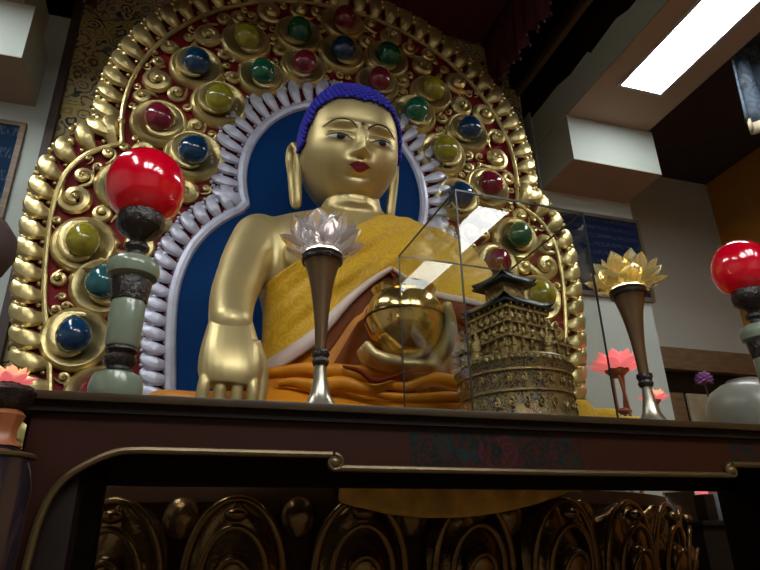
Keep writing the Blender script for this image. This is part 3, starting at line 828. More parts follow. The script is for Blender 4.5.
# heavy rolled fold of the robe across the lap
b = MB(); Q = catmull([(.50, 3.50, 2.26), (.75, 3.42, 2.25), (1.0, 3.34, 2.23), (1.2, 3.33, 2.25), (1.5, 3.36, 2.30), (1.85, 3.45, 2.27), (2.2, 3.6, 2.22)], 8)
b.tube([q+Vector((0, 0, .012*math.sin(i*.7))) for i, q in enumerate(Q)], rtab([.02, .05, .035, .03, .05, .045, .03], len(Q)), 12, .8)
Q = catmull([(.42, 3.66, 2.36), (.70, 3.52, 2.36), (1.0, 3.45, 2.33), (1.4, 3.47, 2.38), (1.8, 3.55, 2.38)], 8)
b.tube(Q, rtab([.03, .05, .06, .05, .03], len(Q)), 12, .8)
Q = catmull([(1.0, 3.37, 2.20), (1.25, 3.30, 2.17), (1.6, 3.36, 2.20), (2.0, 3.45, 2.12)], 8)
b.tube(Q, rtab([.015, .03, .035, .02], len(Q)), 12, .8)
wpart(b, 'lap_folds', M['orange'], bud)
b = MB(); Q = catmull([(.86, 3.40, 2.36), (.93, 3.30, 2.31), (1.00, 3.27, 2.25), (1.10, 3.27, 2.27), (1.22, 3.28, 2.32), (1.38, 3.31, 2.345)], 6)
b.tube(Q, rtab([.012, .02, .022, .018, .016, .012], len(Q)), 8, .6); wpart(b, 'pale_hem', M['maroon'], bud)
# yellow robe tail spread at the far knee
b = MB(); P = []
for i in range(25):
    u = i/24; x = 2.25+.80*u
    P.append([Vector((x, 3.50+.10*u-.05*math.sin(i*.9), 2.31-.14*u-.10*k/8*(1+.2*math.sin(i*1.1)))) + Vector((0, -.10*k/8, -.25*(k/8)**2)) for k in range(9)])
b.grid(P); o = wpart(b, 'yellow_robe_tail', M['yellow'], bud); solidify_world(o, .02, 0)
# left hand under the bowl
b = MB()
b.ell((1.27, 3.38, 2.37), (.19, .13, .05), 20, 12)
for k in range(4):
    q = [(1.16, 3.45-.06*k, 2.37), (1.06, 3.43-.06*k, 2.38), (1.00, 3.42-.055*k, 2.41), (.965, 3.41-.05*k, 2.46)]
    Q = catmull(q, 5); b.tube(Q, rtab([.04, .036, .032, .024], len(Q)), 12); b.ell(q[-1], (.024,)*3, 10, 8)
q = [(1.40, 3.36, 2.40), (1.47, 3.28, 2.50), (1.48, 3.23, 2.62), (1.45, 3.19, 2.72)]
Q = catmull(q, 5); b.tube(Q, rtab([.055, .05, .042, .032], len(Q)), 12); b.ell(q[-1], (.032,)*3, 10, 8)
limb(b, [(1.38, 3.45, 2.40), (1.6, 3.55, 2.50), (1.85, 3.72, 2.62)], [.08, .10, .12])
o = b.build('hand', M['skin']); remesh(o, .0115, 3)
for v in o.data.vertices: v.co -= off
o.parent = bud; o.data.materials.clear(); o.data.materials.append(M['skin'])
# alms bowl, held: its own thing
bw = thing('alms_bowl', 'round polished gold alms bowl in the statue\'s lap hand', 'bowl', (1.235, 3.36, 2.42))
b = MB(); b.lathe([(.0, 0), (.08, .0), (.15, .04), (.215, .12), (.245, .22), (.235, .31), (.205, .375), (.185, .40), (.195, .425), (.205, .44), (.19, .445), (.17, .43), (.165, .40), (.20, .30), (.2, .2), (.1, .06), (0, .05)], 48)
b.build('bowl_body', M['bowl_gold'], bw)
b = MB(); b.tube([(.243*math.cos(a*PI/20), .243*math.sin(a*PI/20), .25) for a in range(41)], .009, 6); b.build('bowl_band', M['gold_dark'], bw)

# ------------------------------------------------------------------ lotus throne
TX, TY = 1.17, 4.42
thr = thing('lotus_throne', 'dark gilded lotus throne with tall carved petals under the statue', 'throne', (TX, TY, 0))
b = MB(); b.lathe([(1.9, 0), (1.9, .5), (1.72, .62), (1.70, .9), (1.86, 1.55), (1.97, 1.62), (1.97, 1.70), (1.86, 1.72), (0, 1.72)], 72, (0, 0, 0), 1.28, .52)
b.build('throne_core', M['umber'], thr)
b = MB(); b.box(-2.3, 2.3, .40, .95, 0, 1.72, bev=.01); b.build('rear_plinth', M['wood_dark'], thr)
def petal_mesh():
    b = MB(); P = []
    for i in range(17):
        u = -1+2*i/16; row = []
        for k in range(17):
            v = k/16; w = .205*(max(0, 1-(max(0, v-.45)/.55)**2.4))**.5*(.92+.08*v)
            z = .70*v; bulge = .12*math.sin(PI*min(1, v*.9+.15))+.03
            y = -bulge*(1-.75*u*u)-.09*max(0, v-.75)/.25*(1-u*u)
            row.append(Vector((w*u, y, z)))
        P.append(row)
    b.grid(P)
    # raised nested rims
    for sc_, dy, r_ in ((1.0, 0, .020), (.66, -.045, .017), (.36, -.07, .013)):
        Q = []
        for i in range(33):
            a = PI*i/32; x = .195*sc_*math.cos(a); z = .70*sc_*.52+.36*sc_*math.sin(a)+.0
            zz = min(.70, z+.70*(1-sc_)*.35)
            if sc_ == 1.0: zz = .33+.365*math.sin(a)
            Q.append((x, -.135-.05*math.sin(a)+dy, zz))
        Q = [(Q[0][0], -.10+dy, .0)]+Q+[(Q[-1][0], -.10+dy, .0)]
        b.tube(Q, r_, 8)
    b.ell((0, -.215, .62), (.05, .05, .035), 12, 8); b.ell((0, -.20, .36), (.075, .05, .10), 14, 8)
    return b.mesh('petal')
pm = petal_mesh(); pm.materials.append(M['gold_dark'])
for p in pm.polygons: p.use_smooth = True
tipb = MB(); tipb.ell((0, -.05, 0), (.10, .06, .11), 14, 10); tm = tipb.mesh('petal_tip'); tm.materials.append(M['gold_dark'])
for p in tm.polygons: p.use_smooth = True
per = 24
AX = 2.38
for i in range(per):
    # even arc steps over an ellipse
    a = -PI/2+2*PI*(i+.62)/per
    x, y = AX*math.cos(a), .98*math.sin(a); nrm = Vector((math.cos(a)/AX, math.sin(a)/.98, 0)).normalized(); rz = math.atan2(nrm.y, nrm.x)+PI/2
    o = bpy.data.objects.new('lotus_petal', pm); C.objects.link(o); o.parent = thr; o.location = (x, y, .925); o.rotation_euler = (0, 0, rz); o.scale = (1.2, 1, 1)
    a += PI/per; x, y = (AX-.02)*math.cos(a), .965*math.sin(a); nrm = Vector((math.cos(a)/AX, math.sin(a)/.98, 0)).normalized(); rz = math.atan2(nrm.y, nrm.x)+PI/2
    o = bpy.data.objects.new('inner_petal_tip', tm); C.objects.link(o); o.parent = thr; o.location = (x, y, 1.54); o.rotation_euler = (0, 0, rz)
# golden cloth hanging over throne edge
b = MB(); P = []
for i in range(61):
    u = i/60; x = .78+1.48*u; dx = x-TX; fy = TY-1.24*math.sqrt(max(0, 1-(dx/2.6)**2)); drop = .05+.17*max(0, math.sin(PI*min(1, (u*1.0+.08))))**.7*(1-.35*u)
    P.append([Vector((x, fy-.02-.012*math.sin(i*.8+k*.4), 1.715-drop*k/8)) if k else Vector((x, fy+.22, 1.725)) for k in range(9)])
b.grid(P); o = wpart(b, 'gold_cloth', M['orange'], None) if False else b.build('gold_cloth', M['dull_silk']); solidify_world(o, .01, 0)
tag(o, 'gold cloth sagging over the throne edge under the altar apron', 'cloth')

# ------------------------------------------------------------------ altar table
alt = thing('altar_table', 'long dark wooden altar table with painted frieze and gold moulding', 'table', (1.43, 2.7, 0))
X0, X1 = -.56, 3.42
b = MB(); b.box(X0, X1, 2.2, 3.22, 1.832, 1.862, bev=.006); wpart(b, 'tabletop', M['wood'], alt)
b = MB(); b.box(X0+.03, X1-.03, 2.225, 3.2, 1.80, 1.832); wpart(b, 'cornice', M['wood_dark'], alt, smooth=False)
# apron with shaped lower edge
edge_l = [(-.41, 1.0), (-.40, 1.344), (-.385, 1.49), (-.35, 1.575), (-.29, 1.63), (-.20, 1.675), (-.12, 1.684)]
mid = [(.50, 1.684), (.545, 1.66), (.57, 1.640)]
low = [(-.47, 1.0)]+edge_l+mid
low_r = [(2.86-x, z) for x, z in low][::-1]
poly = low+low_r+[(2.86+.47, 1.80), (-.47, 1.80)]
b = MB(); b.slab(poly, 2.25, 2.285)
o = wpart(b, 'frieze_panel', M['frieze'], alt, smooth=False)
bm = bmesh.new(); bm.from_mesh(o.data); bmesh.ops.triangulate(bm, faces=[f for f in bm.faces if len(f.verts) > 4]); bm.to_mesh(o.data); bm.free()
def mould(pts, name='gilded_moulding'):
    b = MB(); Q = [(x, 2.238, z) for x, z in pts]; b.tube(Q, .0125, 8)
    return b
le = [(p.x, p.z) for p in catmull([(x, 0, z) for x, z in edge_l], 6)]
for sgn in (1, -1):
    tr = (lambda x: x) if sgn == 1 else (lambda x: 2.86-x)
    b = mould([(tr(x), z) for x, z in le]+[(tr(.525), 1.684)])
    # scroll end
    S = [(tr(.535)+sgn*.030*(1-i/16*.6)*math.sin(i*.5+.0), 2.234, 1.656+.030*(1-i/16*.6)*math.cos(i*.5)) for i in range(15)]
    b.tube(S, .0085, 7)
    b.ell((tr(.535), 2.234, 1.656), (.022, .014, .022), 12, 8)
    wpart(b, 'gilded_moulding', M['trim_gold'], alt)
b = mould([(.55, 1.638), (1.43, 1.636), (2.31, 1.638)]); wpart(b, 'gilded_moulding', M['trim_gold'], alt)
for x in (X0+.12, X1-.26):
    b = MB(); b.box(x, x+.14, 2.28, 2.42, 0, 1.80, bev=.01); wpart(b, 'leg', M['wood_dark'], alt)
    b = MB(); b.box(x, x+.14, 3.05, 3.19, 0, 1.80, bev=.01); wpart(b, 'leg', M['wood_dark'], alt)
b = MB(); b.box(X0+.1, X1-.1, 3.08, 3.11, 1.655, 1.80); wpart(b, 'rear_apron', M['wood_dark'], alt, smooth=False)
# side rails
for x in (X0+.05, X1-.09):
    b = MB(); b.box(x, x+.04, 2.4, 3.1, 1.66, 1.80); wpart(b, 'side_rail', M['wood_dark'], alt, smooth=False)

# ------------------------------------------------------------------ lamps with red globes
def copy_tree(o, parent=None):
    c = o.copy(); C.objects.link(c); c.parent = parent
    for ch in list(o.children): copy_tree(ch, c)
    return c
TZ = 1.862
rl = thing('red_lamp', 'red bud-shaped lamp on a tall jade and ebony stand left of the statue\'s hand', 'lamp', (-.243, 2.37, TZ), 'red lamps on jade stands')
b = MB(); b.lathe([(0, 0), (.080, .0), (.094, .03), (.096, .07), (.085, .105), (.06, .118), (0, .12)], 40); b.build('jade_base', M['jade'], rl)
b = MB(); b.lathe([(.03, .115), (.05, .125), (.042, .14), (.056, .155), (.058, .175), (.044, .19), (.056, .205), (.052, .22), (.03, .222)], 32, flute=10, fd=.08); b.build('carved_collar', M['ebony'], rl)
b = MB(); b.lathe([(0, .22), (.058, .22), (.063, .23), (.066, .40), (.062, .412), (0, .412)], 36); b.build('jade_cylinder', M['jade'], rl)
b = MB(); b.lathe([(.03, .41), (.066, .412), (.068, .44), (.075, .50), (.072, .508), (.03, .51)], 32, flute=12, fd=.06); b.build('carved_drum', M['ebony'], rl)
b = MB(); b.lathe([(0, .50), (.07, .502), (.095, .52), (.102, .55), (.096, .58), (.075, .60), (.05, .606), (0, .606)], 40); b.build('jade_ring', M['jade'], rl)
b = MB(); b.lathe([(.02, .60), (.034, .61), (.030, .635), (.046, .65), (.046, .665), (.028, .685), (.036, .70), (.06, .715), (.086, .74), (.092, .78), (.086, .81), (.05, .82), (0, .82)], 36, flute=12, fd=.07); b.build('lotus_cup', M['ebony'], rl)
def globe(b, n=40):
    prof = [(.0, .795), (.05, .797), (.10, .82), (.138, .86), (.158, .92), (.160, .97), (.148, 1.03), (.12, 1.075), (.083, 1.105), (.05, 1.125), (.025, 1.137), (.0, 1.145)]
    Q = catmull([(r, 0, z) for r, z in prof], 4); b.lathe([(max(0, q.x), q.z) for q in Q], n)
b = MB(); globe(b); b.build('red_globe', M['red_globe'], rl)
rl.scale = (.965, .965, .945)
r2 = copy_tree(rl); r2.location = (2.86, 2.36, TZ); r2.rotation_euler = (0, 0, .5); r2.scale = (.96, .96, .935)
r2['label'] = 'red bud-shaped lamp on a jade stand at the right edge, before the pale vase'

# ------------------------------------------------------------------ crystal lotus lamps
def petal(L, W, th, cup, facet=False):
    """pointed lens-shaped solid petal standing along +z, leaning by its own rotation"""
    b = MB(); n, m = (6, 6) if facet else (10, 8); V = []; F = []
    prof = lambda v: (math.sin(PI*(.13+.87*v)))**.7*(1-.12*v) if v < 1 else 0.
    rings = []
    for k in range(n+1):
        v = k/n; w = W*max(.0, prof(v)); 
        if k == n: w = .0008
        t = th*math.sin(PI*min(1, .15+.85*v))+.0006; ring = []
        for i in range(m):
            a = 2*PI*i/m; x = w*math.cos(a); y = t*math.sin(a)-cup*(1-(math.cos(a))**2*0)*math.sin(PI*v*.9)+cup*2.2*(math.cos(a)**2)*math.sin(PI*v)*.5
            ring.append((x, y, L*v))
        rings.append(ring)
    for r_ in rings: V += r_
    for k in range(n):
        for i in range(m): j = (i+1) % m; F.append((k*m+i, k*m+j, (k+1)*m+j, (k+1)*m+i))
    F.append(tuple(range(m))[::-1]); F.append(tuple(n*m+i for i in range(m)))
    b.add(V, F); return b
def crystal_lamp(label, loc, mat, spread, sc_=1., rz=0):
    t = thing('crystal_lotus_lamp', label, 'lamp', loc, 'crystal lotus lamps on the altar', rz)
    b = MB(); b.lathe([(0, 0), (.084, 0), (.082, .008), (.060, .03), (.040, .07), (.028, .13), (.022, .19), (.0, .195)], 40); b.build('foot', M['pewter'], t)
    b = MB(); b.lathe([(.0, .185), (.030, .19), (.036, .205), (.030, .22), (.038, .235), (.036, .25), (.024, .256), (0, .256)], 32); b.build('knob', M['ebony'], t)
    prof = [(.024, .25), (.026, .32), (.031, .40), (.040, .48), (.053, .56), (.068, .62), (.080, .655)]
    b = MB(); Q = catmull([(r, 0, z) for r, z in prof], 5); b.lathe([(0, .25)]+[(q.x, q.z) for q in Q]+[(0, .655)], 40); b.build('trumpet_stem', M['bronze'], t)
    b = MB(); b.lathe([(.05, .648), (.086, .65), (.090, .66), (.084, .672), (.088, .682), (.082, .69), (.05, .692)], 40, flute=30, fd=.03); b.build('collar', M['ebony'], t)
    b = MB(); b.lathe([(0, .688), (.072, .69), (.076, .70), (.05, .712), (0, .712)], 32); b.build('lotus_plate', M['bulb'], t)
    for ring, (cnt, L, W, lean, r0, z0, ph) in enumerate(((8, .150, .060, 62+spread, .060, .700, 0), (8, .170, .064, 36+spread*.8, .050, .702, .39), (6, .185, .062, 13+spread*.6, .036, .705, .1))):
        me = petal(L, W, .016, .012, True).mesh('petal'); me.materials.append(mat)
        for i in range(cnt):
            a = 2*PI*i/cnt+ph
            o = bpy.data.objects.new('petal', me); C.objects.link(o); o.parent = t
            Mx = Matrix.Translation((r0*math.cos(a), r0*math.sin(a), z0)) @ Matrix.Rotation(a+PI/2, 4, 'Z') @ Matrix.Rotation(R(lean), 4, 'X')
            o.matrix_local = Mx
    b = MB(); b.ell((0, 0, .745), (.022, .022, .034), 14, 10); b.build('bulb', M['bulb'], t)
    t.scale = (sc_,)*3
    return t
M['bulb'] = emis('warm_bulb', (1., .90, .72), 7.)
crystal_lamp('clear crystal lotus on a bronze trumpet stem in front of the statue\'s chest', (.502, 2.36, TZ), M['crystal'], 0, .985)
crystal_lamp('amber-tinged crystal lotus on a bronze trumpet stem right of the glass case', (2.075, 2.37, TZ), M['crystal_gold'], 8, 1.0, .3)

# ------------------------------------------------------------------ glass case
gc = thing('glass_case', 'clear glass display case on the altar covering a bronze temple model', 'case', (1.525, 2.8, TZ))
cx0, cx1, cy0, cy1, cz0, cz1 = 1.155, 1.905, 2.40, 3.17, TZ, 2.995; th = .006
for quad in (((cx0, cy0, cz0), (cx1, cy0, cz0), (cx1, cy0, cz1), (cx0, cy0, cz1)), ((cx0, cy1, cz0), (cx1, cy1, cz0), (cx1, cy1, cz1), (cx0, cy1, cz1)),
             ((cx0, cy0, cz0), (cx0, cy1, cz0), (cx0, cy1, cz1), (cx0, cy0, cz1)), ((cx1, cy0, cz0), (cx1, cy1, cz0), (cx1, cy1, cz1), (cx1, cy0, cz1)), ((cx0, cy0, cz1), (cx1, cy0, cz1), (cx1, cy1, cz1), (cx0, cy1, cz1))):
    b = MB(); b.add([Vector(q) for q in quad], [(0, 1, 2, 3)]); wpart(b, 'glass_pane', M['pane'], gc, smooth=False)
e = .0045
for x in (cx0, cx1):
    for y in (cy0, cy1):
        b = MB(); b.box(x-e*.8, x+e*.8, y-e*.8, y+e*.8, cz0, cz1+th); wpart(b, 'corner_seam', M['seam'], gc, smooth=False)
for y in (cy0, cy1): b = MB(); b.box(cx0, cx1, y-e*.6, y+e*.6, cz1-.002, cz1+th+.002); wpart(b, 'top_seam', M['seam'], gc, smooth=False)
for x in (cx0, cx1): b = MB(); b.box(x-e*.6, x+e*.6, cy0, cy1, cz1-.002, cz1+th+.002); wpart(b, 'top_seam', M['seam'], gc, smooth=False)
gc.rotation_euler = (0, 0, R(2.2))

# ------------------------------------------------------------------ temple model in the case
tmx, tmy = 1.60, 2.76
tp = thing('temple_model', 'ornate round bronze temple model with tiered pagoda roofs inside the glass case', 'model', (tmx, tmy, TZ))
tp.scale = (.94, .94, 1)
b = MB(); b.lathe([(0, 0), (.30, 0), (.31, .03), (.30, .05), (.30, .30), (.315, .32), (.32, .35), (.31, .36), (.0, .36)], 64); b.build('round_base', M['model_relief'], tp)
b = MB()
for i in range(60):
    a = 2*PI*i/60; b.ell((.318*math.cos(a), .318*math.sin(a), .335), (.012, .012, .012), 6, 4)
for z in (.06, .18, .28):
    b.tube([(.306*math.cos(2*PI*i/48), .306*math.sin(2*PI*i/48), z) for i in range(49)], .007, 5)
for i in range(26):
    a = 2*PI*i/26
    for z, r_ in ((.12, .022), (.235, .018)):
        n = 12; Q = [(.305*math.cos(a+.0)+0, .305*math.sin(a), z)]
        Q = [((.308)*math.cos(a+r_*3*math.cos(k*.7)*(k/12)), .308*math.sin(a+r_*3*math.cos(k*.7)*(k/12)), z+r_*1.3*math.sin(k*.7)*(k/12)) for k in range(12)]
        b.tube(Q, .006, 5)
b.build('relief_ornament', M['model'], tp)
def roof(b, hw, z, h, over=.04):
    """square hipped roof with upturned corners"""
    n = 8; P = []
    for i in range(4*n):
        s = i//n; f_ = (i % n)/n*2-1; c, d = [(f_, -1), (1, f_), (-f_, 1), (-1, -f_)][s]
        lift = .35*h*(abs(f_)**4); row = []
        for k in range(6):
            v = k/5; r_ = (hw+over)*(1-v)+hw*.42*v
            row.append(Vector((c*r_, d*r_, z+h*(v**.8)*.9+lift*(1-v)**3)))
        P.append(row)
    b.grid(P, True)
    b.box(-(hw*.44), hw*.44, -(hw*.44), hw*.44, z+h*.8, z+h*.98)
    b.box(-(hw+over)*.97, (hw+over)*.97, -(hw+over)*.97, (hw+over)*.97, z-.008, z+.004)
tiers = [(.215, .36, .10), (.18, .46, .09), (.145, .56, .08)]
rz_ = Matrix.Rotation(.25, 4, 'Z')
for hw, z, h in tiers:
    b = MB(); b.box(-hw, hw, -hw, hw, z, z+h, rz_)
    b.box(-hw-.018, hw+.018, -hw-.018, hw+.018, z+h-.018, z+h, rz_)
    for s in range(4):
        Rz = rz_ @ Matrix.Rotation(s*PI/2, 4, 'Z')
        for k in range(-3, 4):
            x = k*hw/3.3; b.box(x-.008, x+.008, -hw-.014, -hw, z, z+h-.02, Rz)
            b.box(x-.014, x+.014, -hw-.02, -hw, z+h*.35, z+h*.45, Rz)
            b.ell(Rz @ Vector((x, -hw-.022, z+h+.012)), (.012, .012, .02), 6, 5)
    b.build('palace_tier', M['model'], tp)
for ang in range(8):   # small stupas round the terrace
    a = ang*PI/4+.3; b = MB(); b.lathe([(0, .36), (.028, .36), (.03, .39), (.022, .40), (.028, .42), (.02, .45), (.008, .46), (.006, .50), (0, .52)], 14, (.262*math.cos(a), .262*math.sin(a), 0)); b.build('small_stupa', M['model'], tp)
for hw, z, h in ((.150, .660, .095), (.095, .815, .085)):
    b = MB(); roof(b, hw, z, h); 
    b.v = [tuple(rz_ @ Vector(p)) for p in b.v]
    b.build('pagoda_roof', M['model_roof'], tp, smooth=False)
b = MB()
for hw, z0, z1 in ((.125, .63, .665), (.08, .72, .815)): b.box(-hw, hw, -hw, hw, z0, z1, rz_)
for k in range(-2, 3):
    for s in range(4): b.box(k*.03-.005, k*.03+.005, -.082, -.074, .73, .80, rz_ @ Matrix.Rotation(s*PI/2, 4, 'Z'))
b.lathe([(0, .86), (.022, .87), (.026, .89), (.012, .905), (.018, .92), (.006, .935), (0, .96)], 14)
b.build('pagoda_core', M['model'], tp)

# ------------------------------------------------------------------ porcelain vase
b = MB(); prof = [(0, 0), (.16, 0), (.19, .03), (.225, .12), (.235, .20), (.225, .28), (.19, .345), (.13, .385), (.09, .395), (.09, .41), (.075, .41), (.07, .39), (.0, .36)]
b.lathe(prof, 56, flute=56, fd=.02); o = b.build('vase', M['porcelain'], loc=(3.21, 2.85, TZ)); tag(o, 'pale ribbed porcelain vase behind the right red lamp', 'vase')

# ------------------------------------------------------------------ left edge things
o = thing('floor_lamp', 'dark brown rounded lampshade cut by the left edge of the photo', 'lamp', (-.80, 2.36, 1.36))
b = MB(); b.lathe([(0, .90), (.05, .91), (.115, .96), (.145, 1.03), (.14, 1.10), (.10, 1.155), (.05, 1.18), (0, 1.185)], 40); b.build('lamp_shade', M['brown_shade'], o)
b = MB(); b.lathe([(0, -1.36), (.13, -1.36), (.13, -1.33), (.02, -1.30), (.016, .2), (.016, .92), (0, .92)], 24); b.build('lamp_pole', M['ebony'], o)
# pink lotus lamps
def lotus_lamp(label, loc, s, rings=2, stem_h=0., mat='pink_lamp', rz=0.):
    t = thing('lotus_lamp', label, 'lamp', loc, 'small glowing lotus lamps', rz)
    for ring, (cnt, L, W, lean, r0, ph) in enumerate(((8, .15, .048, 70, .03, 0), (7, .14, .046, 38, .022, .4), (5, .12, .04, 14, .012, .2))):
        me = petal(L*s, W*s, .009*s, .015*s).mesh('petal'); me.materials.append(M[mat] if ring else M['pink_lamp'])
        for p in me.polygons: p.use_smooth = True
        for i in range(cnt):
            a = 2*PI*i/cnt+ph
            o = bpy.data.objects.new('petal', me); C.objects.link(o); o.parent = t
            o.matrix_local = Matrix.Translation((r0*s*math.cos(a), r0*s*math.sin(a), 0)) @ Matrix.Rotation(a+PI/2, 4, 'Z') @ Matrix.Rotation(R(lean), 4, 'X')
    b = MB(); b.lathe([(0, -.05*s), (.03*s, -.045*s), (.07*s, -.01*s), (.075*s, .01*s), (.03*s, .005*s), (0, .0)], 24); b.build('lotus_cup', M['orange_stem'], t)
    if stem_h:
        b = MB(); h = stem_h
        for k in range(3):
            a = k*2.1; b.tube([(.035*s*math.cos(a+f_*3), .035*s*math.sin(a+f_*3), -.04*s-h*f_) for f_ in [i/24 for i in range(25)]], .010*s, 7)
        b.lathe([(0, -.04*s-h), (.07*s, -.04*s-h), (.06*s, -.04*s-h+.02), (0, -.04*s-h+.04)], 20)
        for f_ in (.25, .5, .75): b.ell((0, 0, -.04*s-h*f_), (.045*s, .045*s, .02*s), 12, 8)
        b.build('twisted_stem', M['orange_stem'], t)
    return t
lotus_lamp('glowing pink lotus lamp at the left edge beside the altar corner', (-.51, 2.08, 1.848), .42, stem_h=0, mat='peach_lamp')
ss = thing('lamp_stand', 'orange pierced column on a glossy dark barrel before the altar\'s left end', 'stand', (-.50, 2.08, 0))
b = MB(); b.lathe([(0, 1.765), (.035, 1.765), (.06, 1.785), (.07, 1.82), (.06, 1.835), (0, 1.83)], 28); b.build('dark_bowl', M['ebony'], ss)
b = MB(); b.lathe([(0, 1.66), (.05, 1.66), (.034, 1.68), (.032, 1.71), (.045, 1.75), (.035, 1.765), (0, 1.765)], 24, flute=8, fd=.15); b.build('column', M['orange_stem'], ss)
b = MB(); b.lathe([(0, 0), (.07, 0), (.085, .4), (.095, 1.2), (.104, 1.54), (.092, 1.63), (.05, 1.66), (0, 1.66)], 40); b.build('lacquer_barrel', M['lacquer'], ss)
b = MB(); b.tube([((.094)*math.cos(a*PI/20), .094*math.sin(a*PI/20), 1.632) for a in range(41)], .008, 7); b.build('barrel_rim', M['trim_gold'], ss)

# right background: side cabinet with lamps, boxes and cloth
sc1 = thing('side_cabinet', 'low dark side cabinet beyond the altar\'s right end', 'cabinet', (4.35, 4.75, 0))
b = MB(); b.box(3.90, 5.2, 4.15, 5.3, 0, 1.50, bev=.01); wpart(b, 'cabinet_body', M['wood_dark'], sc1)
b = MB(); b.box(3.87, 5.24, 4.10, 5.34, 1.50, 1.54, bev=.008); wpart(b, 'cabinet_top', M['wood_dark'], sc1)
b = MB(); b.box(3.90, 4.10, 5.27, 5.32, 1.54, 2.1, bev=.008); wpart(b, 'back_splash', M['wood_dark'], sc1)
lotus_lamp('glowing pink lotus lamp on a twisted stem seen through the glass case edge', (3.98, 4.90, 2.95), 1.6, stem_h=1.346)
lotus_lamp('small glowing orange lotus lamp behind the foot of the right crystal lamp', (4.38, 4.93, 2.68), .88, stem_h=1.105, mat='peach_lamp')
b = MB(); P = []
for i in range(21):
    P.append([Vector((4.20+.62*i/20, 4.36-.02*math.sin(i*1.3), 1.54)), Vector((4.09+.72*i/20, 4.35-.02*math.sin(i*1.3), 1.70+.015*math.sin(i*.9))), Vector((4.10+.70*i/20, 4.37, 1.80+.012*math.sin(i*.9))), Vector((4.10+.70*i/20, 4.75, 1.81)), Vector((4.10+.70*i/20, 4.78, 1.54))])
b.grid(P); o = b.build('folded_cloth', M['white_cloth']); solidify_world(o, .015); tag(o, 'folded white cloth on the side cabinet, seen under the altar apron', 'cloth')
b = MB(); b.box(4.12, 4.44, 4.14, 4.32, 1.54, 1.80, bev=.012); b.box(4.11, 4.45, 4.13, 4.325, 1.76, 1.81, bev=.008); o = b.build('storage_box', M['grey_box']); tag(o, 'grey plastic box in front of the white cloth under the apron', 'box')
b = MB(); b.lathe([(0, 0), (.04, 0), (.045, .04), (.03, .08), (.012, .12), (0, .14)], 18); o = b.build('votive_light', M['pink_lamp'], loc=(4.04, 4.22, 1.54+.20)); tag(o, 'tiny red glowing votive light left of the grey box', 'light')
b = MB(); b.box(3.99, 4.09, 4.16, 4.28, 1.54, 1.74, bev=.01); o = b.build('votive_stand', M['wood_dark']); tag(o, 'small dark block holding the red votive light', 'stand')
# far cabinet against the right back wall
fc = thing('wall_cabinet', 'brown wooden cabinet with beige doors against the right back wall', 'cabinet', (6.8, 6.75, 0))
b = MB(); b.box(5.8, 7.95, 6.50, 6.98, 3.55, 3.86, bev=.01); wpart(b, 'cabinet_cornice', M['wood_cab'], fc)
b = MB(); b.box(5.85, 7.9, 6.62, 6.98, 0, 3.55); wpart(b, 'cabinet_body', M['wood_dark'], fc, smooth=False)
for i in range(4):
    x = 5.9+i*.5; b = MB(); b.box(x, x+.44, 6.58, 6.62, 1.2, 3.25, bev=.008); d = wpart(b, 'cabinet_door', M['cream_door'] if i % 2 else M['wood_cab'], fc)
    b = MB(); b.ell((x+.38, 6.565, 2.4), (.018, .018, .03), 10, 8); wpart(b, 'door_knob', M['pewter'], d)
# purple flower
fl_ = thing('purple_flower', 'single purple flower on a thin stem before the brown cabinet', 'flower', (6.35, 6.2, 0))
b = MB()
for k in range(40):
    ph = math.asin(1-1.5*(k+.5)/40); th = k*2.4; d = Vector((math.cos(ph)*math.cos(th), math.cos(ph)*math.sin(th), math.sin(ph)))
    b.ell(Vector((0, 0, 3.33))+d*.075, (.045, .034, .012), 8, 6, T=d.to_track_quat('X', 'Z').to_matrix())
b.build('blossom', M['purple'], fl_)
b = MB(); b.tube(catmull([(0, 0, 3.25), (.02, 0, 2.9), (-.01, 0, 2.5), (0, 0, 2.31)], 5), .010, 7); b.build('stem', M['stem'], fl_)
b = MB(); b.lathe([(0, 0), (.16, 0), (.17, .04), (.11, .3), (.14, 1.2), (.16, 1.9), (.10, 2.2), (.06, 2.26), (.08, 2.33), (.05, 2.33), (0, 2.25)], 28); o = b.build('tall_vase', M['wood_dark'], loc=(6.35, 6.2, 0)); tag(o, 'tall dark floor vase holding the purple flower', 'vase')
# dark post right under the altar
b = MB(); b.box(3.08, 3.30, 2.75, 2.95, 0, 1.80, bev=.012); b.box(3.05, 3.33, 2.72, 2.98, 0, .12, bev=.01); o = b.build('timber_post', M['wood_dark']); tag(o, 'square dark timber post under the right end of the altar', 'post')

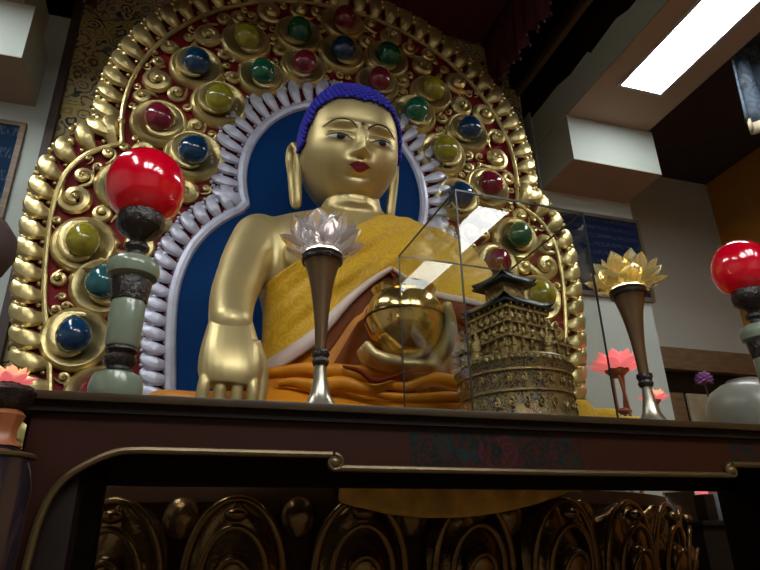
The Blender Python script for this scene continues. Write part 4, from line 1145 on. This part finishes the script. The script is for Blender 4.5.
# hanging thangka at top right
tk = thing('hanging_banner', 'blue grey hanging cloth banner with cream edge at the upper right', 'banner', (5.6, 3.9, 7.05))
def drape(x0, x1, y, zt, zb0, zb1, amp=.05, n=50):
    P = []
    for i in range(n+1):
        u = i/n; zb = zb0+(zb1-zb0)*u
        P.append([Vector((x0+(x1-x0)*u-.10*q*(1-u), y+amp*math.sin(i*.7)*(.3+q), zt+(zb-zt)*q)) for q in [k/10 for k in range(11)]])
    return P
b = MB(); b.grid(drape(5.42, 6.5, 3.85, 7.05, 5.45, 5.2)); o = wpart(b, 'banner_cloth', M['thangka'], tk); solidify_world(o, .02)
b = MB(); Q = [p[-1]+Vector((0, -.015, 0)) for p in drape(5.42, 6.5, 3.85, 7.05, 5.45, 5.2)]
P = [[q, q+Vector((0, 0, -.14))] for q in Q]; b.grid(P); o = wpart(b, 'cream_hem', M['cream'], tk); solidify_world(o, .02)
b = MB(); b.tube([(5.35, 3.85, 7.06), (6.6, 3.85, 7.06)], .02, 8); wpart(b, 'banner_rod', M['wood_dark'], tk)

# plaques on the pillars
def plaque(x0, x1, z0, z1, y, mat, fm, label):
    t = thing('wall_plaque', label, 'plaque', ((x0+x1)/2, y, z0))
    b = MB(); f_ = .05
    b.box(x0, x1, y-.05, y, z0, z0+f_); b.box(x0, x1, y-.05, y, z1-f_, z1); b.box(x0, x0+f_, y-.05, y, z0+f_, z1-f_); b.box(x1-f_, x1, y-.05, y, z0+f_, z1-f_)
    wpart(b, 'plaque_frame', fm, t, smooth=False)
    b = MB(); b.box(x0+f_, x1-f_, y-.03, y-.005, z0+f_, z1-f_); wpart(b, 'plaque_panel', mat, t, smooth=False)
plaque(-2.95, -1.80, 3.75, 5.40, 5.908, M['sign_blue'], M['wood_cab'], 'blue inscribed plaque in a gold frame on the left pillar')
plaque(4.18, 5.53, 4.20, 5.37, 5.908, M['sign_navy'], M['pewter'], 'navy inscribed plaque in a thin frame on the right pillar')

# ------------------------------------------------------------------ light, world, view
w = bpy.data.worlds.new('world'); sc.world = w; w.use_nodes = True
w.node_tree.nodes['Background'].inputs[0].default_value = (.5, .55, .6, 1); w.node_tree.nodes['Background'].inputs[1].default_value = .05
def area(x, y, z, sx, sy, e, col=(1, .97, .92)):
    l = bpy.data.lights.new('panel_glow', 'AREA'); l.shape = 'RECTANGLE'; l.size = sx; l.size_y = sy; l.energy = e; l.color = col
    o = bpy.data.objects.new('panel_glow', l); C.objects.link(o); o.location = (x, y, z); return o
sc.view_settings.view_transform = 'Standard'; sc.view_settings.look = 'None'; sc.view_settings.gamma = 1; sc.view_settings.use_curve_mapping = False
sc.view_settings.exposure = 0.0
# hide debug key
for o in bpy.data.objects:
    if '_world' in o: del o['_world']
